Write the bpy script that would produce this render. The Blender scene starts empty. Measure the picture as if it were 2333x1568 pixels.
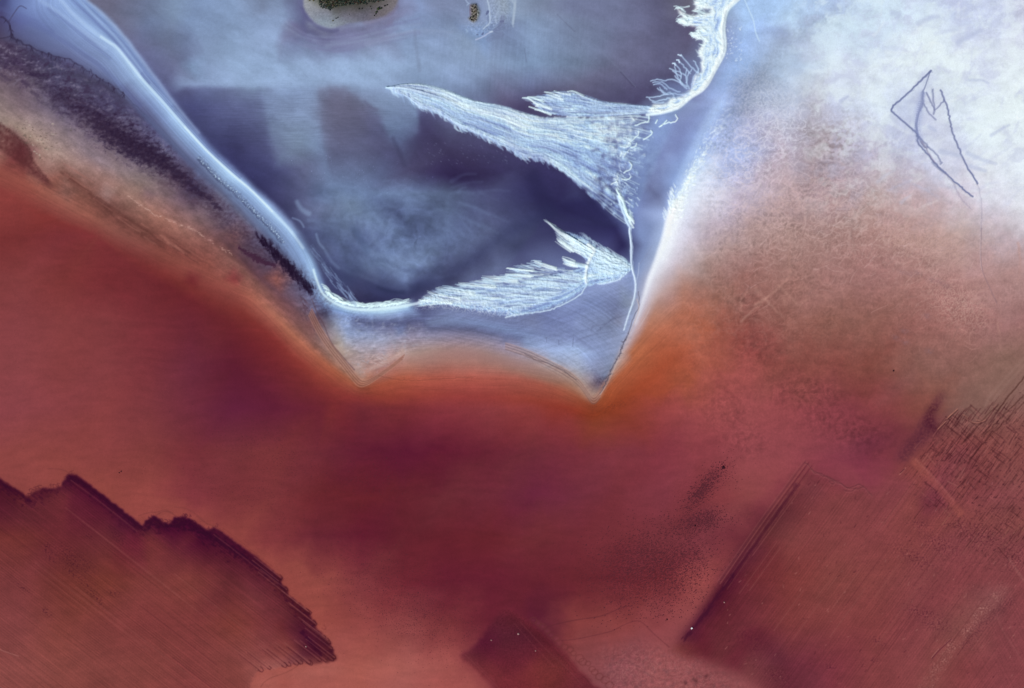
import bpy, math, random, time
import numpy as np
from mathutils import Vector
from mathutils.geometry import delaunay_2d_cdt

T0 = time.time()
rng = np.random.default_rng(7)
random.seed(7)

# ---------------------------------------------------------------- map frame
# map coordinates: u to the right, v down, one unit = one metre on the ground
MW, MH = 2332.0, 1568.0
G = 1.5                                   # ground cell
U0, V0, U1, V1 = -60.0, -60.0, 2392.0, 1628.0
NX = int((U1 - U0) / G) + 1
NY = int((V1 - V0) / G) + 1
gu = (U0 + np.arange(NX) * G).astype(np.float32)
gv = (V0 + np.arange(NY) * G).astype(np.float32)
UU, VV = np.meshgrid(gu, gv)

def world(u, v):
    return u - MW / 2, MH / 2 - v

# ---------------------------------------------------------------- noise
_perm = rng.permutation(256).astype(np.int32)
_perm = np.concatenate([_perm, _perm, _perm])
_ang = rng.random(256) * 2 * np.pi
_gx, _gy = np.cos(_ang).astype(np.float32), np.sin(_ang).astype(np.float32)

def pn(x, y, seed=0):
    x = np.asarray(x, np.float32) + np.float32(seed * 17.31)
    y = np.asarray(y, np.float32) + np.float32(seed * 9.77)
    xf, yf = np.floor(x), np.floor(y)
    xi, yi = xf.astype(np.int32) & 255, yf.astype(np.int32) & 255
    fx, fy = x - xf, y - yf
    sx = fx * fx * fx * (fx * (fx * 6 - 15) + 10)
    sy = fy * fy * fy * (fy * (fy * 6 - 15) + 10)
    def g(ix, iy, dx, dy):
        h = _perm[_perm[ix & 255] + (iy & 255)]
        return _gx[h] * dx + _gy[h] * dy
    a = g(xi, yi, fx, fy); b = g(xi + 1, yi, fx - 1, fy)
    c = g(xi, yi + 1, fx, fy - 1); d = g(xi + 1, yi + 1, fx - 1, fy - 1)
    ab = a + sx * (b - a)
    return 1.5 * (ab + sy * (c + sx * (d - c) - ab))

def _tile():
    """one tileable sheet of four-octave noise, 64 lattice cells across"""
    N, L = 1536, 64
    ax = (np.arange(N, dtype=np.float32) * L / N)
    X, Y = np.meshgrid(ax, ax)
    s = np.zeros((N, N), np.float32); amp = 1.0; n = 0
    for i in range(4):
        per = L << i
        h_ = rng.random((per, per)).astype(np.float32) * 2 * np.pi
        gx_, gy_ = np.cos(h_), np.sin(h_)
        x, y = X * (1 << i), Y * (1 << i)
        xi, yi = x.astype(np.int32), y.astype(np.int32); fx, fy = x - xi, y - yi
        sx = fx * fx * fx * (fx * (fx * 6 - 15) + 10); sy = fy * fy * fy * (fy * (fy * 6 - 15) + 10)
        def g(ix, iy, dx, dy):
            ix = ix % per; iy = iy % per; return gx_[iy, ix] * dx + gy_[iy, ix] * dy
        a = g(xi, yi, fx, fy); b = g(xi + 1, yi, fx - 1, fy); c = g(xi, yi + 1, fx, fy - 1); d = g(xi + 1, yi + 1, fx - 1, fy - 1)
        ab = a + sx * (b - a); s += amp * 1.5 * (ab + sy * (c + sx * (d - c) - ab)); n += amp; amp *= .5
    return s / n
_TN = 1536
_TILE = np.pad(_tile(), ((0, 1), (0, 1)), mode='wrap').ravel()

def fbm(x, y, octv=4, seed=0):
    k = np.float32(_TN / 64.0)
    x = (np.asarray(x, np.float32) + np.float32((seed * 13.37) % 64)) * k; y = (np.asarray(y, np.float32) + np.float32((seed * 29.71) % 64)) * k
    xf, yf = np.floor(x), np.floor(y)
    fx, fy = x - xf, y - yf
    xi = np.mod(xf.astype(np.int32), _TN); yi = np.mod(yf.astype(np.int32), _TN)
    o = yi * (_TN + 1) + xi
    a = _TILE[o]; a = a + fx * (_TILE[o + 1] - a)
    o += _TN + 1
    b = _TILE[o]; b = b + fx * (_TILE[o + 1] - b)
    return a + fy * (b - a)

def ridged(x, y, octv=4, seed=0):
    return (1 - np.abs(pn(x, y, seed)) * 1.6) * .6 + .4 * (1 - np.abs(fbm(x * 2.1, y * 2.1, 3, seed + 3)) * 1.8)

def sstep(a, b, x):
    t = np.clip((x - a) / (b - a), 0, 1)
    return t * t * (3 - 2 * t)

# ---------------------------------------------------------------- survey data helpers
OX = [0.0, 575.7, 1151.3, 1719.6]; OY = [0.0, 520.5, 1041.0]; SC = 0.33595

def hexc(h):
    return (int(h[0:2], 16), int(h[2:4], 16), int(h[4:6], 16))

def P(tc, tr, s):                         # sheet points -> map points
    out = []
    for tok in s.split():
        a = tok.split(',')
        out.append((OX[tc] + float(a[0]) * SC, OY[tr] + float(a[1]) * SC))
    return out

def V(s):                                 # map points
    return [tuple(float(x) for x in tok.split(',')[:2]) for tok in s.split()]

def Cc(s):                                # map points with a colour
    out = []
    for tok in s.split():
        a = tok.split(',')
        out.append((float(a[0]), float(a[1])) + hexc(a[2]))
    return out

def resample(pts, step=8.0, smooth=True):
    p = np.array(pts, float)
    if smooth and len(p) > 2:
        q = [p[0]]
        for i in range(len(p) - 1):
            p0 = p[max(i - 1, 0)]; p1 = p[i]; p2 = p[i + 1]; p3 = p[min(i + 2, len(p) - 1)]
            for t in np.linspace(0, 1, 7)[1:]:
                q.append(0.5 * ((2 * p1) + (-p0 + p2) * t + (2 * p0 - 5 * p1 + 4 * p2 - p3) * t * t
                                + (-p0 + 3 * p1 - 3 * p2 + p3) * t ** 3))
        p = np.array(q)
    d = np.r_[0, np.cumsum(np.hypot(*(np.diff(p[:, :2], axis=0).T)))]
    n = max(2, int(d[-1] / step) + 1)
    s = np.linspace(0, d[-1], n)
    return np.stack([np.interp(s, d, p[:, k]) for k in range(p.shape[1])], 1)

def inpoly(poly, u, v):
    u = np.asarray(u); v = np.asarray(v)
    r = np.zeros(u.shape, bool)
    n = len(poly); j = n - 1
    for i in range(n):
        xi, yi = poly[i]; xj, yj = poly[j]
        if yi != yj:
            c = ((yi > v) != (yj > v)) & (u < (xj - xi) * (v - yi) / (yj - yi) + xi)
            r ^= c
        j = i
    return r

def raster(verts, tris, attrs, u0, v0, step, nx, ny, fill=0.0):
    A = np.full((ny, nx, attrs.shape[1]), fill, np.float32)
    M = np.zeros((ny, nx), bool)
    vp = (np.asarray(verts) - [u0, v0]) / step
    for t in tris:
        a, b, c = vp[t[0]], vp[t[1]], vp[t[2]]
        x0 = max(int(np.floor(min(a[0], b[0], c[0]))), 0); x1 = min(int(np.ceil(max(a[0], b[0], c[0]))), nx - 1)
        y0 = max(int(np.floor(min(a[1], b[1], c[1]))), 0); y1 = min(int(np.ceil(max(a[1], b[1], c[1]))), ny - 1)
        if x1 < x0 or y1 < y0: continue
        den = (b[1] - c[1]) * (a[0] - c[0]) + (c[0] - b[0]) * (a[1] - c[1])
        if abs(den) < 1e-9: continue
        X, Y = np.meshgrid(np.arange(x0, x1 + 1), np.arange(y0, y1 + 1))
        l0 = ((b[1] - c[1]) * (X - c[0]) + (c[0] - b[0]) * (Y - c[1])) / den
        l1 = ((c[1] - a[1]) * (X - c[0]) + (a[0] - c[0]) * (Y - c[1])) / den
        l2 = 1 - l0 - l1
        m = (l0 >= -1e-6) & (l1 >= -1e-6) & (l2 >= -1e-6)
        if not m.any(): continue
        val = l0[..., None] * attrs[t[0]] + l1[..., None] * attrs[t[1]] + l2[..., None] * attrs[t[2]]
        sub = A[y0:y1 + 1, x0:x1 + 1]; sub[m] = val[m]
        M[y0:y1 + 1, x0:x1 + 1] |= m
    return A, M

def blur(a, r):                           # three box passes
    if r < 1: return a
    a = a.astype(np.float32)
    for ax in (0, 1):
        for _ in range(3):
            pad = [(0, 0)] * a.ndim; pad[ax] = (r + 1, r)
            c = np.cumsum(np.pad(a, pad, mode='edge'), axis=ax, dtype=np.float64)
            n = a.shape[ax]
            hi = np.take(c, np.arange(2 * r + 1, 2 * r + 1 + n), axis=ax)
            lo = np.take(c, np.arange(0, n), axis=ax)
            a = ((hi - lo) / (2 * r + 1)).astype(np.float32)
    return a

def bil(a, x, y):                         # bilinear lookup
    h, w = a.shape[:2]
    x = np.clip(x, 0, w - 1.001); y = np.clip(y, 0, h - 1.001)
    xi = x.astype(np.int32); yi = y.astype(np.int32)
    fx = (x - xi); fy = (y - yi)
    if a.ndim == 3: fx = fx[..., None]; fy = fy[..., None]
    return ((a[yi, xi] * (1 - fx) + a[yi, xi + 1] * fx) * (1 - fy)
            + (a[yi + 1, xi] * (1 - fx) + a[yi + 1, xi + 1] * fx) * fy)

RS = 2.0                                  # coarse raster step
RU0, RV0 = -80.0, -80.0
RNX, RNY = int((MW + 160) / RS) + 1, int((MH + 160) / RS) + 1

def field_from_points(pts, bl):
    pts = np.array(pts, float)
    key = np.round(pts[:, :2] / 1.5).astype(int)
    _, idx = np.unique(key, axis=0, return_index=True)
    pts = pts[np.sort(idx)]
    # border copies so that the mesh covers the whole sheet
    ext = []
    for k in range(-80, int(MW) + 81, 60):
        for vv, src in ((-82, 0), (MH + 82, MH)):
            d = np.hypot(pts[:, 0] - k, (pts[:, 1] - src) * 1.0)
            ext.append((k, vv, *pts[np.argmin(d), 2:5]))
    for k in range(-40, int(MH) + 41, 60):
        for uu, src in ((-82, 0), (MW + 82, MW)):
            d = np.hypot(pts[:, 0] - src, pts[:, 1] - k)
            ext.append((uu, k, *pts[np.argmin(d), 2:5]))
    for c in ((-84, -84), (MW + 84, -84), (-84, MH + 84), (MW + 84, MH + 84)):
        d = np.hypot(pts[:, 0] - c[0], pts[:, 1] - c[1])
        ext.append((c[0], c[1], *pts[np.argmin(d), 2:5]))
    pts = np.vstack([pts, ext])
    r = delaunay_2d_cdt([Vector((p[0], p[1])) for p in pts], [], [], 0, 1e-4)
    vs = np.array([(v.x, v.y) for v in r[0]])
    src = [o[0] if o else 0 for o in r[3]]
    col = pts[src, 2:5]
    A, _ = raster(vs, r[2], col, RU0, RV0, RS, RNX, RNY, 100.0)
    return blur(A, bl)

def look(A, u, v):
    return bil(A, (u - RU0) / RS, (v - RV0) / RS)
#@@DATA
# ---------------------------------------------------------------- survey: colour soundings on a loose grid
GX = [49, 146, 243, 340, 437, 534, 631, 728, 826, 923, 1020, 1117, 1214, 1312, 1409, 1506, 1603, 1700, 1798, 1895, 1992, 2089, 2186, 2283]
ROWS = """
49 62659a 7f8cbd - 6f7a9e 7b8cb2 8496bb 8796bb 82849c 7f82a6 7f8db4 7c88ab 8591b5 8494b6 7a82a2 727496 605c7c - a5c4ee b5d2f0 c2dcf2 c8ddf2 d0e0f4 c2cfee c3cbe8
147 4a3d58 565478 7880b4 666890 7f92b8 92a6cb 96aad0 97aad0 97abd0 90a3c8 8c9dc2 8797ba 8296bb 74809e 6c6a8a 625e80 - 93b0e0 98b0d6 cfdcf0 dae6f4 e0ecf4 e2eef4 dfe8f4
245 7d6a72 5d5570 4d4666 7e88b8 484878 5c5f8a 7884a8 6a6484 605c7c 7a87ac - - - - - - 8093c6 8890b0 b4bcd8 b8bedd d0dcee bcc6e4 d8e4f2 e2eef4
343 5f2c33 a08782 7b6a74 - 7d83ac 37345e 64698f 5e6084 5a5a7c 57577a 3e3558 453e66 - - - 7683b8 98b4e8 a5b2dc b0a4b8 a497a8 b3adc4 bcc0dc d4dcf0 dfe8f4
441 a04f40 8a5a50 9c7a76 7c6268 524660 8494c4 403e68 5a668c 66769c 6c7ca4 566082 4a4a72 302c58 3a3864 - 6f7cac d0dcf4 c0b4c8 b49a9e a88e94 b49c9c bca6ae cfc2d2 dcdcec
539 7c3030 7e3034 7f3336 8a463e 9a5c52 7a5658 - 4a5178 626e98 5f6d96 5c688f 585e84 45486e - 2e2a54 - b4a3b0 a88d8c a5857f a07c76 a87f78 b08a83 b49894 b8a2aa
637 843a3a 7e3332 7a2c30 722a30 75292d 87393a 9a5a50 - 4a4c74 69779f 434468 - - - 8e9fcf c8b8c4 a07a70 98675e 9c6e64 a0716a a2706a a4746c ac7c76 ac8480
735 8a3e40 883c3c 83383a 7a2e34 6c2530 6e242a 82302e - - 5c6088 6f7ba6 7484b0 717ca6 7b8ab8 7f86a6 b0745c aa5c44 8a5048 965f54 8c5a4e 8e5b50 986058 9c6760 9c6c68
833 8c4042 883c3c 853a3c 7e3238 6c2838 601c2e 6c2028 8a3a34 - ac6a58 a85a48 a05848 - - - a84e34 aa5644 a04e48 8a4840 8c4a42 84483e 8a5a50 8c5e54 8a6458
931 8e4044 8c3e40 8a3c3c 80363a 702a38 64203a 641e34 6c222e 722830 7c2c30 8c343a 903a3c 963c38 96382e 963e30 98403c a04a48 a04c4c 984648 8c3e44 883e40 86463e 825a50 8a6052
1029 90423e 8e403c 8c3e3c 843a38 782e34 763034 7c3234 702832 641c30 601830 641a2e 6a2230 702a34 7c2e38 82343c 86343e 8e3c42 98464a 954449 8e3e48 80343e 863e40 884444 8c4c44
1127 6a2428 7a2c34 94443c 96443e 84343a 7a3034 7c3234 6c242a 6a2028 66202a 6c2830 702834 6c243a 742c3a 782e36 843640 7f3338 924444 843a40 8a3c44 8c3e46 8c4244 8a4640 8c4846
1225 7a322e 742a30 6e2a30 7c3032 6a1e30 94423c 803236 6c2430 641a2c 66202a 6a202a 6c222a 722a30 742a32 782e34 763036 7c343c 6e2a34 843c40 8c4044 8e4046 8c4044 8a4048 884248
1323 843a3a 7a342e 80382e 883c38 863c36 6e2a30 7c3034 96463e 803438 70242e 661c2c 6a1e2e 68202c 6c242c 6a242c 70282e 964442 6e2630 823638 884040 8a4042 8a4046 8a3e46 8a4048
1421 8c4240 8a4038 8a3e3a 8a3c3a 863a38 883c34 7a2e30 9a483e 964440 8a3e3e 7c3034 6a202e 5c1c30 863a38 8c3e3c 904244 641e30 742c38 84383c 883c40 883c40 8a3e46 8a484a 883f48
1519 984c46 924840 8a423c 8c423c 8c3f3c 8c423c b06058 a8564c ac584c a85850 a4504a 702c30 74302e 702c30 8a484c 985050 8e484a 7c3840 702a3c 803240 883c42 8e4248 8a3e44 8a3f48
"""
grid_pts = []
for ln in ROWS.strip().splitlines():
    tk = ln.split(); v = float(tk[0])
    for u, h in zip(GX, tk[1:]):
        if h != '-': grid_pts.append((float(u), v) + hexc(h))

# field outlines
F1 = V("-70,1040 0,1090") + P(0, 2, "190,270 230,240 290,210 400,210 430,170 460,120 510,120 540,135 700,260 960,465 1010,420 1050,400 1100,440 1150,460 1180,410 1250,405 1340,450 1400,500 1460,480 1500,505 1590,570 1700,655") \
    + P(1, 2, "0,655 105,745 210,830 190,850 245,910 240,930 330,1010 400,1060 390,1080 435,1130 425,1155 500,1230 535,1265 535,1285 550,1310 548,1325 575,1370 550,1390 520,1382 515,1398 480,1390 400,1412 340,1395 335,1410 280,1405 230,1420 150,1440 100,1437 30,1460 0,1500") \
    + V("571,1558 571,1640 -70,1640")
F2 = P(1, 2, "1750,1010 1700,1030 1640,1100 1560,1220 1480,1300 1410,1340 1420,1380 1500,1430 1560,1490 1640,1560") + V("1150,1640 1430,1640") \
    + P(2, 2, "620,1560 520,1460 420,1360 300,1230 180,1130 100,1060 20,1020")
F3 = V("1531,1481 1834,1054 1861,1078 1901,1095 1921,1115 1961,1105 1990,1130 2040,1090 2082,1050 2118,1000 2146,960 2200,955 2274,930 2400,800 2400,1640 1800,1640 1740,1575 1680,1530 1600,1502 1560,1495")
FIELDS = [F1, F2, F3]

# spit: contour lines, each with its own colours
S1 = "193,0,8fa4d8 241,42,8ea0d0 285,89,8c9ccb 320,136,8694c4 361,190,7c86b8 402,244,7078a8 452,305,6a72a4 509,366,7580b4 569,422,8a9acc 630,480,90a0d0 680,535,8c9cc8 708,580,8496c0 727,628,7d90c0 739,658,8498c8"
CURVES = [
 "203,0,6b6680 250,38,6a6680 294,85,6a688a 329,132,666690 370,186,5a5a82 411,240,484874 461,302,3f3e6a 518,361,383664 578,416,33305c 641,475,3a3860 691,530,484a72 716,575,52567c 734,625,484a76 746,655,3c3c66 762,672,3a3a62 800,686,302c50 860,690,2e2c54 920,684,34325c 945,676,403f68",
 S1,
 "165,5,93a6da 215,48,8494c6 262,92,7f8fc0 305,140,8090c2 345,190,8496c8 392,240,8c9fd2",
 "144,7,9db0e2 168,34,a2b4e4 215,74,a8bce8 269,111,b4c8f0 319,175,bfd4f8 370,232,bcd2fa 420,289,c0d8ff 470,343,b4ccf8 527,396,c4dcff 571,433,b8d0fc 620,482,bcd4fc 660,524,b4ccf8 693,568,a8c0ec 714,615,b4ccf4 724,648,b0c8f0 742,677,c0d8f8 777,697,d0e4fc 828,706,d8ecff 878,703,e0f4ff 928,696,d8ecff",
 "95,5,8f9fd4 150,45,8c9cce 205,88,92a0d0 255,125,98a8d6 303,185,98a8d4 352,242,8c9acb 405,300,94a6d4 455,355,8c9cc8 510,405,9aaed8 555,443,8a9cc8 600,490,8c9cc8 645,535,8a9ac6 680,580,8c9ecc 702,625,90a4d0 712,652,8fa2cc 735,692,8498cc 775,709,8aa2d8 828,717,94acdc 880,716,98b0dc 930,709,90a8d8",
 "10,5,4c4c7c 40,20,6f78ae 110,60,7680b2 170,100,7c86b4 225,145,7c84b0 275,203,777eaa 325,260,6a6f9c 378,315,6d739f 430,368,6a6f98 480,412,727a9f 530,455,7a84ac 575,495,7c88b0 620,540,7684ac 650,575,7a86b0 680,612,7c88b0 700,650,6e7aa4",
 "0,30,4a4470 44,75,5c5c88 101,110,62648e 161,130,666892 202,158,64668e 249,185,60628a 286,212,5e5e86 340,268,56547a 400,330,66688e 450,385,5c5a7e 500,430,6a6c8c 550,478,6e7294 600,530,66698c 640,575,5a5c7e 670,610,585a7c",
 "0,100,4c4058 44,108,48405a 101,132,44405e 161,150,484462 202,176,46425e 249,200,46425e 286,228,4a4866 340,285,56547a 390,335,5c5c80 430,380,55506e",
 # red rim of the flats
 "0,390,944c42 60,418,985044 101,440,985648 150,464,9a5a4c 202,492,98584a 270,530,8c5046 330,562,864840 380,586,8a483e 470,624,924c42 537,657,9a5246 576,674,ab6250 609,702,b06a56 660,756,ae6850 710,803,b0644c 760,843,a85a40 804,873,a0563e 828,883,8c4632 861,877,a04c36 912,863,b0573f 979,863,b05644 1080,863,ae5446 1180,866,a85648 1252,880,a05240 1302,901,a2543c 1336,918,96452c 1353,922,8c4028 1370,909,a04c2c 1386,880,ac5634 1420,846,ae5c3c 1454,809,b0603f 1487,776,b46244 1521,739,b46a50 1554,709,b06a52",
 "0,420,8e443c 60,450,8c413a 110,480,8a403a 200,528,843a36 300,590,7c3030 400,640,7a2e2c 500,692,7c302e 560,720,80302c 620,770,822e2c 680,825,8a342e 740,870,903a30 800,903,8c3430 830,910,8c3430 880,905,963c30 960,900,9a3e34 1080,905,963a36 1200,912,963c30 1290,930,8e3426 1355,945,8c3820 1410,915,983f24 1470,870,a6482c 1530,810,ac5034",
 "0,430,8c3c38 60,470,8c3a36 120,500,82322f 220,540,7e3032 300,610,742a2e 400,665,6e242a 500,725,6e242a 600,800,74242a 680,860,7a2a2c 760,915,7c2a2c",
 # tan shelf under the dark weed
 "0,262,94807c 40,290,a08a80 80,320,a58c80 120,345,a58c84 180,375,a0807a 240,410,9a746c 300,445,9c766a 359,490,a26e5f 420,525,98665a 469,552,8a5850 520,588,86564f 565,628,86564e 600,660,84544e 640,698,825250 690,750,805654 730,795,8c6258 770,833,966856 805,860,9a6850",
 "90,270,8c7a80 150,310,8c7a80 210,355,8a7882 270,390,8c787c 330,420,84706f 400,460,7c626a 450,500,7c6064 500,540,68494f 540,580,5e4048 580,622,5e3e48 620,655,664650 660,690,6a4a54 700,730,6e5056",
 "150,393,84584e 200,440,7a4c42 250,478,6c403a 312,518,70423a 359,545,7a443c 420,580,82463e 470,603,8a4a40",
 # mouth of the spit: shelf, W shaped shore
 "742,712,4c5070 752,735,6c6a7c 764,756,908c98 777,789,a89890 797,823,a88c88 818,848,aa8c84 829,868,b07860",
 "811,729,5c6590 861,735,565c86 928,732,50557f 962,725,585f8c 1020,712,6f7ba6 1080,722,6f7ba6 1180,739,6c78a4",
 "979,735,7482ac 1080,736,7486b4 1180,756,7486b4 1260,766,7886b4",
 "979,746,5c6086 1080,752,5c6086 1180,772,6a74a0",
 "918,803,b09490 895,813,b08a84 861,832,a8827c 840,852,b07a68",
 "940,806,a88a82 979,798,a48680 1029,794,9c7c7a 1080,797,9c7e7e 1113,804,9c7e7c 1187,820,a0868a 1230,832,a08684 1280,853,a48880 1310,873,a88878 1340,900,b08a78",
 "930,838,b07462 979,826,a8766a 1029,822,a8766a 1113,830,a87468 1187,848,a07062 1240,864,9c6c5c 1290,880,a06a54 1330,906,a86a50",
 "878,776,9498b4 928,769,9088a0 979,764,8a86a4 1029,763,827c98 1080,768,827c98 1113,778,8c8298 1150,786,8c84a0 1202,800,9c98b0",
 "1366,873,5e5068 1362,888,806c70 1353,900,a88878",
 # right shore
 "1585,370,b8d4f8 1560,420,cfe4fa 1535,470,e0f0fc 1528,500,e8f2fc 1518,540,e4ecf8 1500,590,e2eaf6 1480,640,d8dcec 1465,690,c8c4d8 1450,730,c0b4c4 1430,780,b8a4ac 1405,830,b49488 1385,865,b48470 1366,903,b0745c",
 "1576,362,92ace4 1550,412,92ace0 1524,462,92a8dc 1513,500,a0b4e0 1505,540,9cb0d8 1487,590,98a8cc 1468,638,98a0c0 1452,690,98a0be 1436,735,90a0c8 1414,785,8894b8 1394,830,7c86a4 1381,862,68708c",
 "1620,380,c8d4ee 1590,450,d8def0 1570,500,d4d6ea 1550,560,d0ccdc 1530,610,c4b8c4 1510,660,b89c9c 1490,710,b4806c 1465,760,b46e52 1440,800,b46846",
 "1650,220,9cb4e8 1640,245,98b0e4 1600,310,8ea8e0 1570,360,8ca8e0 1540,415,88a4dc",
 # lagoon: edge of the pale panel and the darker one under it
 "420,192,7f8cb2 470,194,8c9cc4 560,195,93a6cb 640,194,93a6cc 720,193,96aad0 800,194,96aad0 870,196,93a6cb",
 "425,206,56567f 470,205,646a94 520,205,6a7098 590,205,72809f 606,206,6c7496 640,207,8292b8 700,206,808eb4 721,206,8090b4 727,206,6c6c8a 780,205,6e6a88 793,208,706e8c 801,210,8694ba 860,208,8694ba 890,215,8494b8",
 "718,206,8090b4 722,260,7f8db0 731,330,788ab0 736,353,6c789c",
 "728,206,6a6a86 733,260,66627e 742,330,605f7e 748,353,5e5e80",
 "797,212,6e6a86 820,235,66627e 852,250,605c7c 866,280,56547a 886,325,524e72 905,345,4c486e",
 "806,208,8694ba 830,230,8290b4 864,247,7a8aac 876,280,7080a4 898,320,64709a 915,335,585c84",
 "945,240,7f90b4 948,262,7488ac 950,300,5c6288",
 "956,262,3e365c 960,300,443c64",
 "600,206,7a88ac 612,260,7886aa 625,330,6c7698",
 "590,206,646a90 600,260,5a5e84 610,330,4e4e78",
]
EXTRA = """
764,722,8090b8 794,762,8c9cc4 824,762,8a98c0 824,806,a8969c 710,735,7a5458 777,712,8098d0 844,724,90a8d8 912,720,8ea4d4 912,756,707ca6
1151,756,7080ac 1218,762,7080b0 1302,769,7886b4 1151,779,7478a0 1202,786,8496c0 1252,799,94a8d4 1312,796,9cb4e0 1336,813,98aee0 1370,806,8494c0
1286,823,98a4c4 1319,840,9ca4bc 1353,843,8890b4 1252,832,a09ca8
1470,560,7688b8 1480,520,7a8cbc 1450,620,7c90c0 1440,660,8090bc 1425,690,76839f 1400,700,6a749c 1390,740,7480a4 1350,690,7484b4 1300,720,7482b4 1250,735,6f7cae 1330,665,8496c6
1480,330,7684ba 1500,280,8294c8 1560,290,7886bc 1540,340,7482b8 1500,400,707eb0 1460,440,6c7aac 1450,480,7c8ec4 1455,530,788cc0
1600,240,8698cc 1650,180,90acdf 1690,110,98b6ea 1720,60,a0bef0 1760,20,a8c8f2 1820,20,b0cdf0 1700,200,7c88aa 1740,160,8090b0 1720,230,909ab8 1770,110,98acd0 1800,80,8c9cc4 1850,45,94aad0 1900,30,a0b4dc
1475,430,646c98 1500,445,5e6690
1310,200,625e7c 1400,225,504a6c 1450,232,463c60 1520,190,4c4668 1560,120,605a7a 1580,60,5c5272 1570,10,6a6478 1530,225,8090b4
1150,230,5c5476 1190,240,4c4268 1100,215,6c7498 1050,200,7f8eb4 960,180,8496ba
1290,380,3a3460 1330,420,342e5a 1350,460,2c2856 1400,520,2c2856 1420,560,28244e 1240,400,342e5a 1180,385,3c3660 1260,470,2a2450 1280,440,302a56
1000,395,352a52 1040,405,2c2048 1100,400,32284e 1060,360,3c3256 930,390,4a4468
1000,640,4c5078 950,655,3c3e66 880,660,3a3c64 860,600,6a7aa2 900,610,7484ac 960,590,7080a8 1080,600,54587e 1180,560,484c72 1130,580,62688e
760,430,6a7aa0 800,470,70809f 700,480,64688f 690,440,54567c 780,560,545e86 800,620,485078 850,500,6a7aa0 900,480,4c547c 930,520,505a82
620,390,41406c 700,380,66688c 640,360,6c7698 680,330,76849f
430,120,6c7498 400,150,6a6c90 440,180,7a86aa 470,120,8292b6 380,100,6a7090 300,60,6a6c8a 330,30,6c7494 400,30,7c8cac 600,20,76809f 660,60,6f6c90 690,55,62608a
700,75,5f5c84 740,85,65628a 800,72,77749a 850,60,787598 890,40,7a7598 960,30,7f8cb4 1000,60,8290b6 1060,90,8898b8 1090,75,7c92c0 1140,60,707a9e 1150,20,8f98ac 1165,30,8c9ab8
1000,20,8088ac 1240,20,7e86a4 1300,20,74789a
2000,110,bccaea 2100,60,dce8f4 2180,40,bcc6e8 2230,90,c4cae8 2320,30,c8cae4 2250,180,d4dcf0 2150,130,e0ecf4 2060,200,cdd8f0 2090,230,b4bcdc 2040,330,b8bcd8 2120,330,c4cce6 2150,420,ccc8da 2230,310,dce8f4 2300,250,e4f0f4 2320,460,dcdce8 2240,480,cbc0ce
1640,330,b0c0ec 1650,400,b4bce0 1720,290,a8a8c8 1760,260,b0b4d0 1850,260,9c94a4 1870,330,98888f 1920,280,bcbcd4 1840,380,9c8890 1780,340,b4a4b4
1353,965,8a3c28 1420,945,8e3a28 1300,960,8c3632 1250,985,823036 1560,860,a45038 1500,900,a04630 1600,780,b0604a
1650,760,9c5244 1720,800,904440 1640,680,9c6a5c 1620,590,a88a86 1560,650,b08070 1580,700,b06c58
2106,965,7a3a3c 2125,935,84483e 2140,905,865044 2085,990,7c363c 2060,1020,7e363e 2110,1010,803a3e 2040,1050,82383f
1900,1040,8e3c48 1960,1060,843444 2010,980,7c343c 1960,900,7c3a38
"""
flat_pts = [p for p in grid_pts if not any(inpoly(f, np.array([p[0]]), np.array([p[1]]))[0] for f in FIELDS)]
curve_pts = []
for c in CURVES:
    q = resample(Cc(c), 9.0)
    if c in CURVES[1:6]: q[:, 2:5] *= np.array([.965, .975, .98])
    curve_pts += [tuple(x) for x in q]
ca = np.array(curve_pts)
flat_pts = [p for p in flat_pts if np.min(np.hypot(ca[:, 0] - p[0], ca[:, 1] - p[1])) > 14]
base_pts = flat_pts + curve_pts + Cc(EXTRA)
#@@EXTRABASE
BASE = field_from_points(base_pts, 1)

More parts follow.
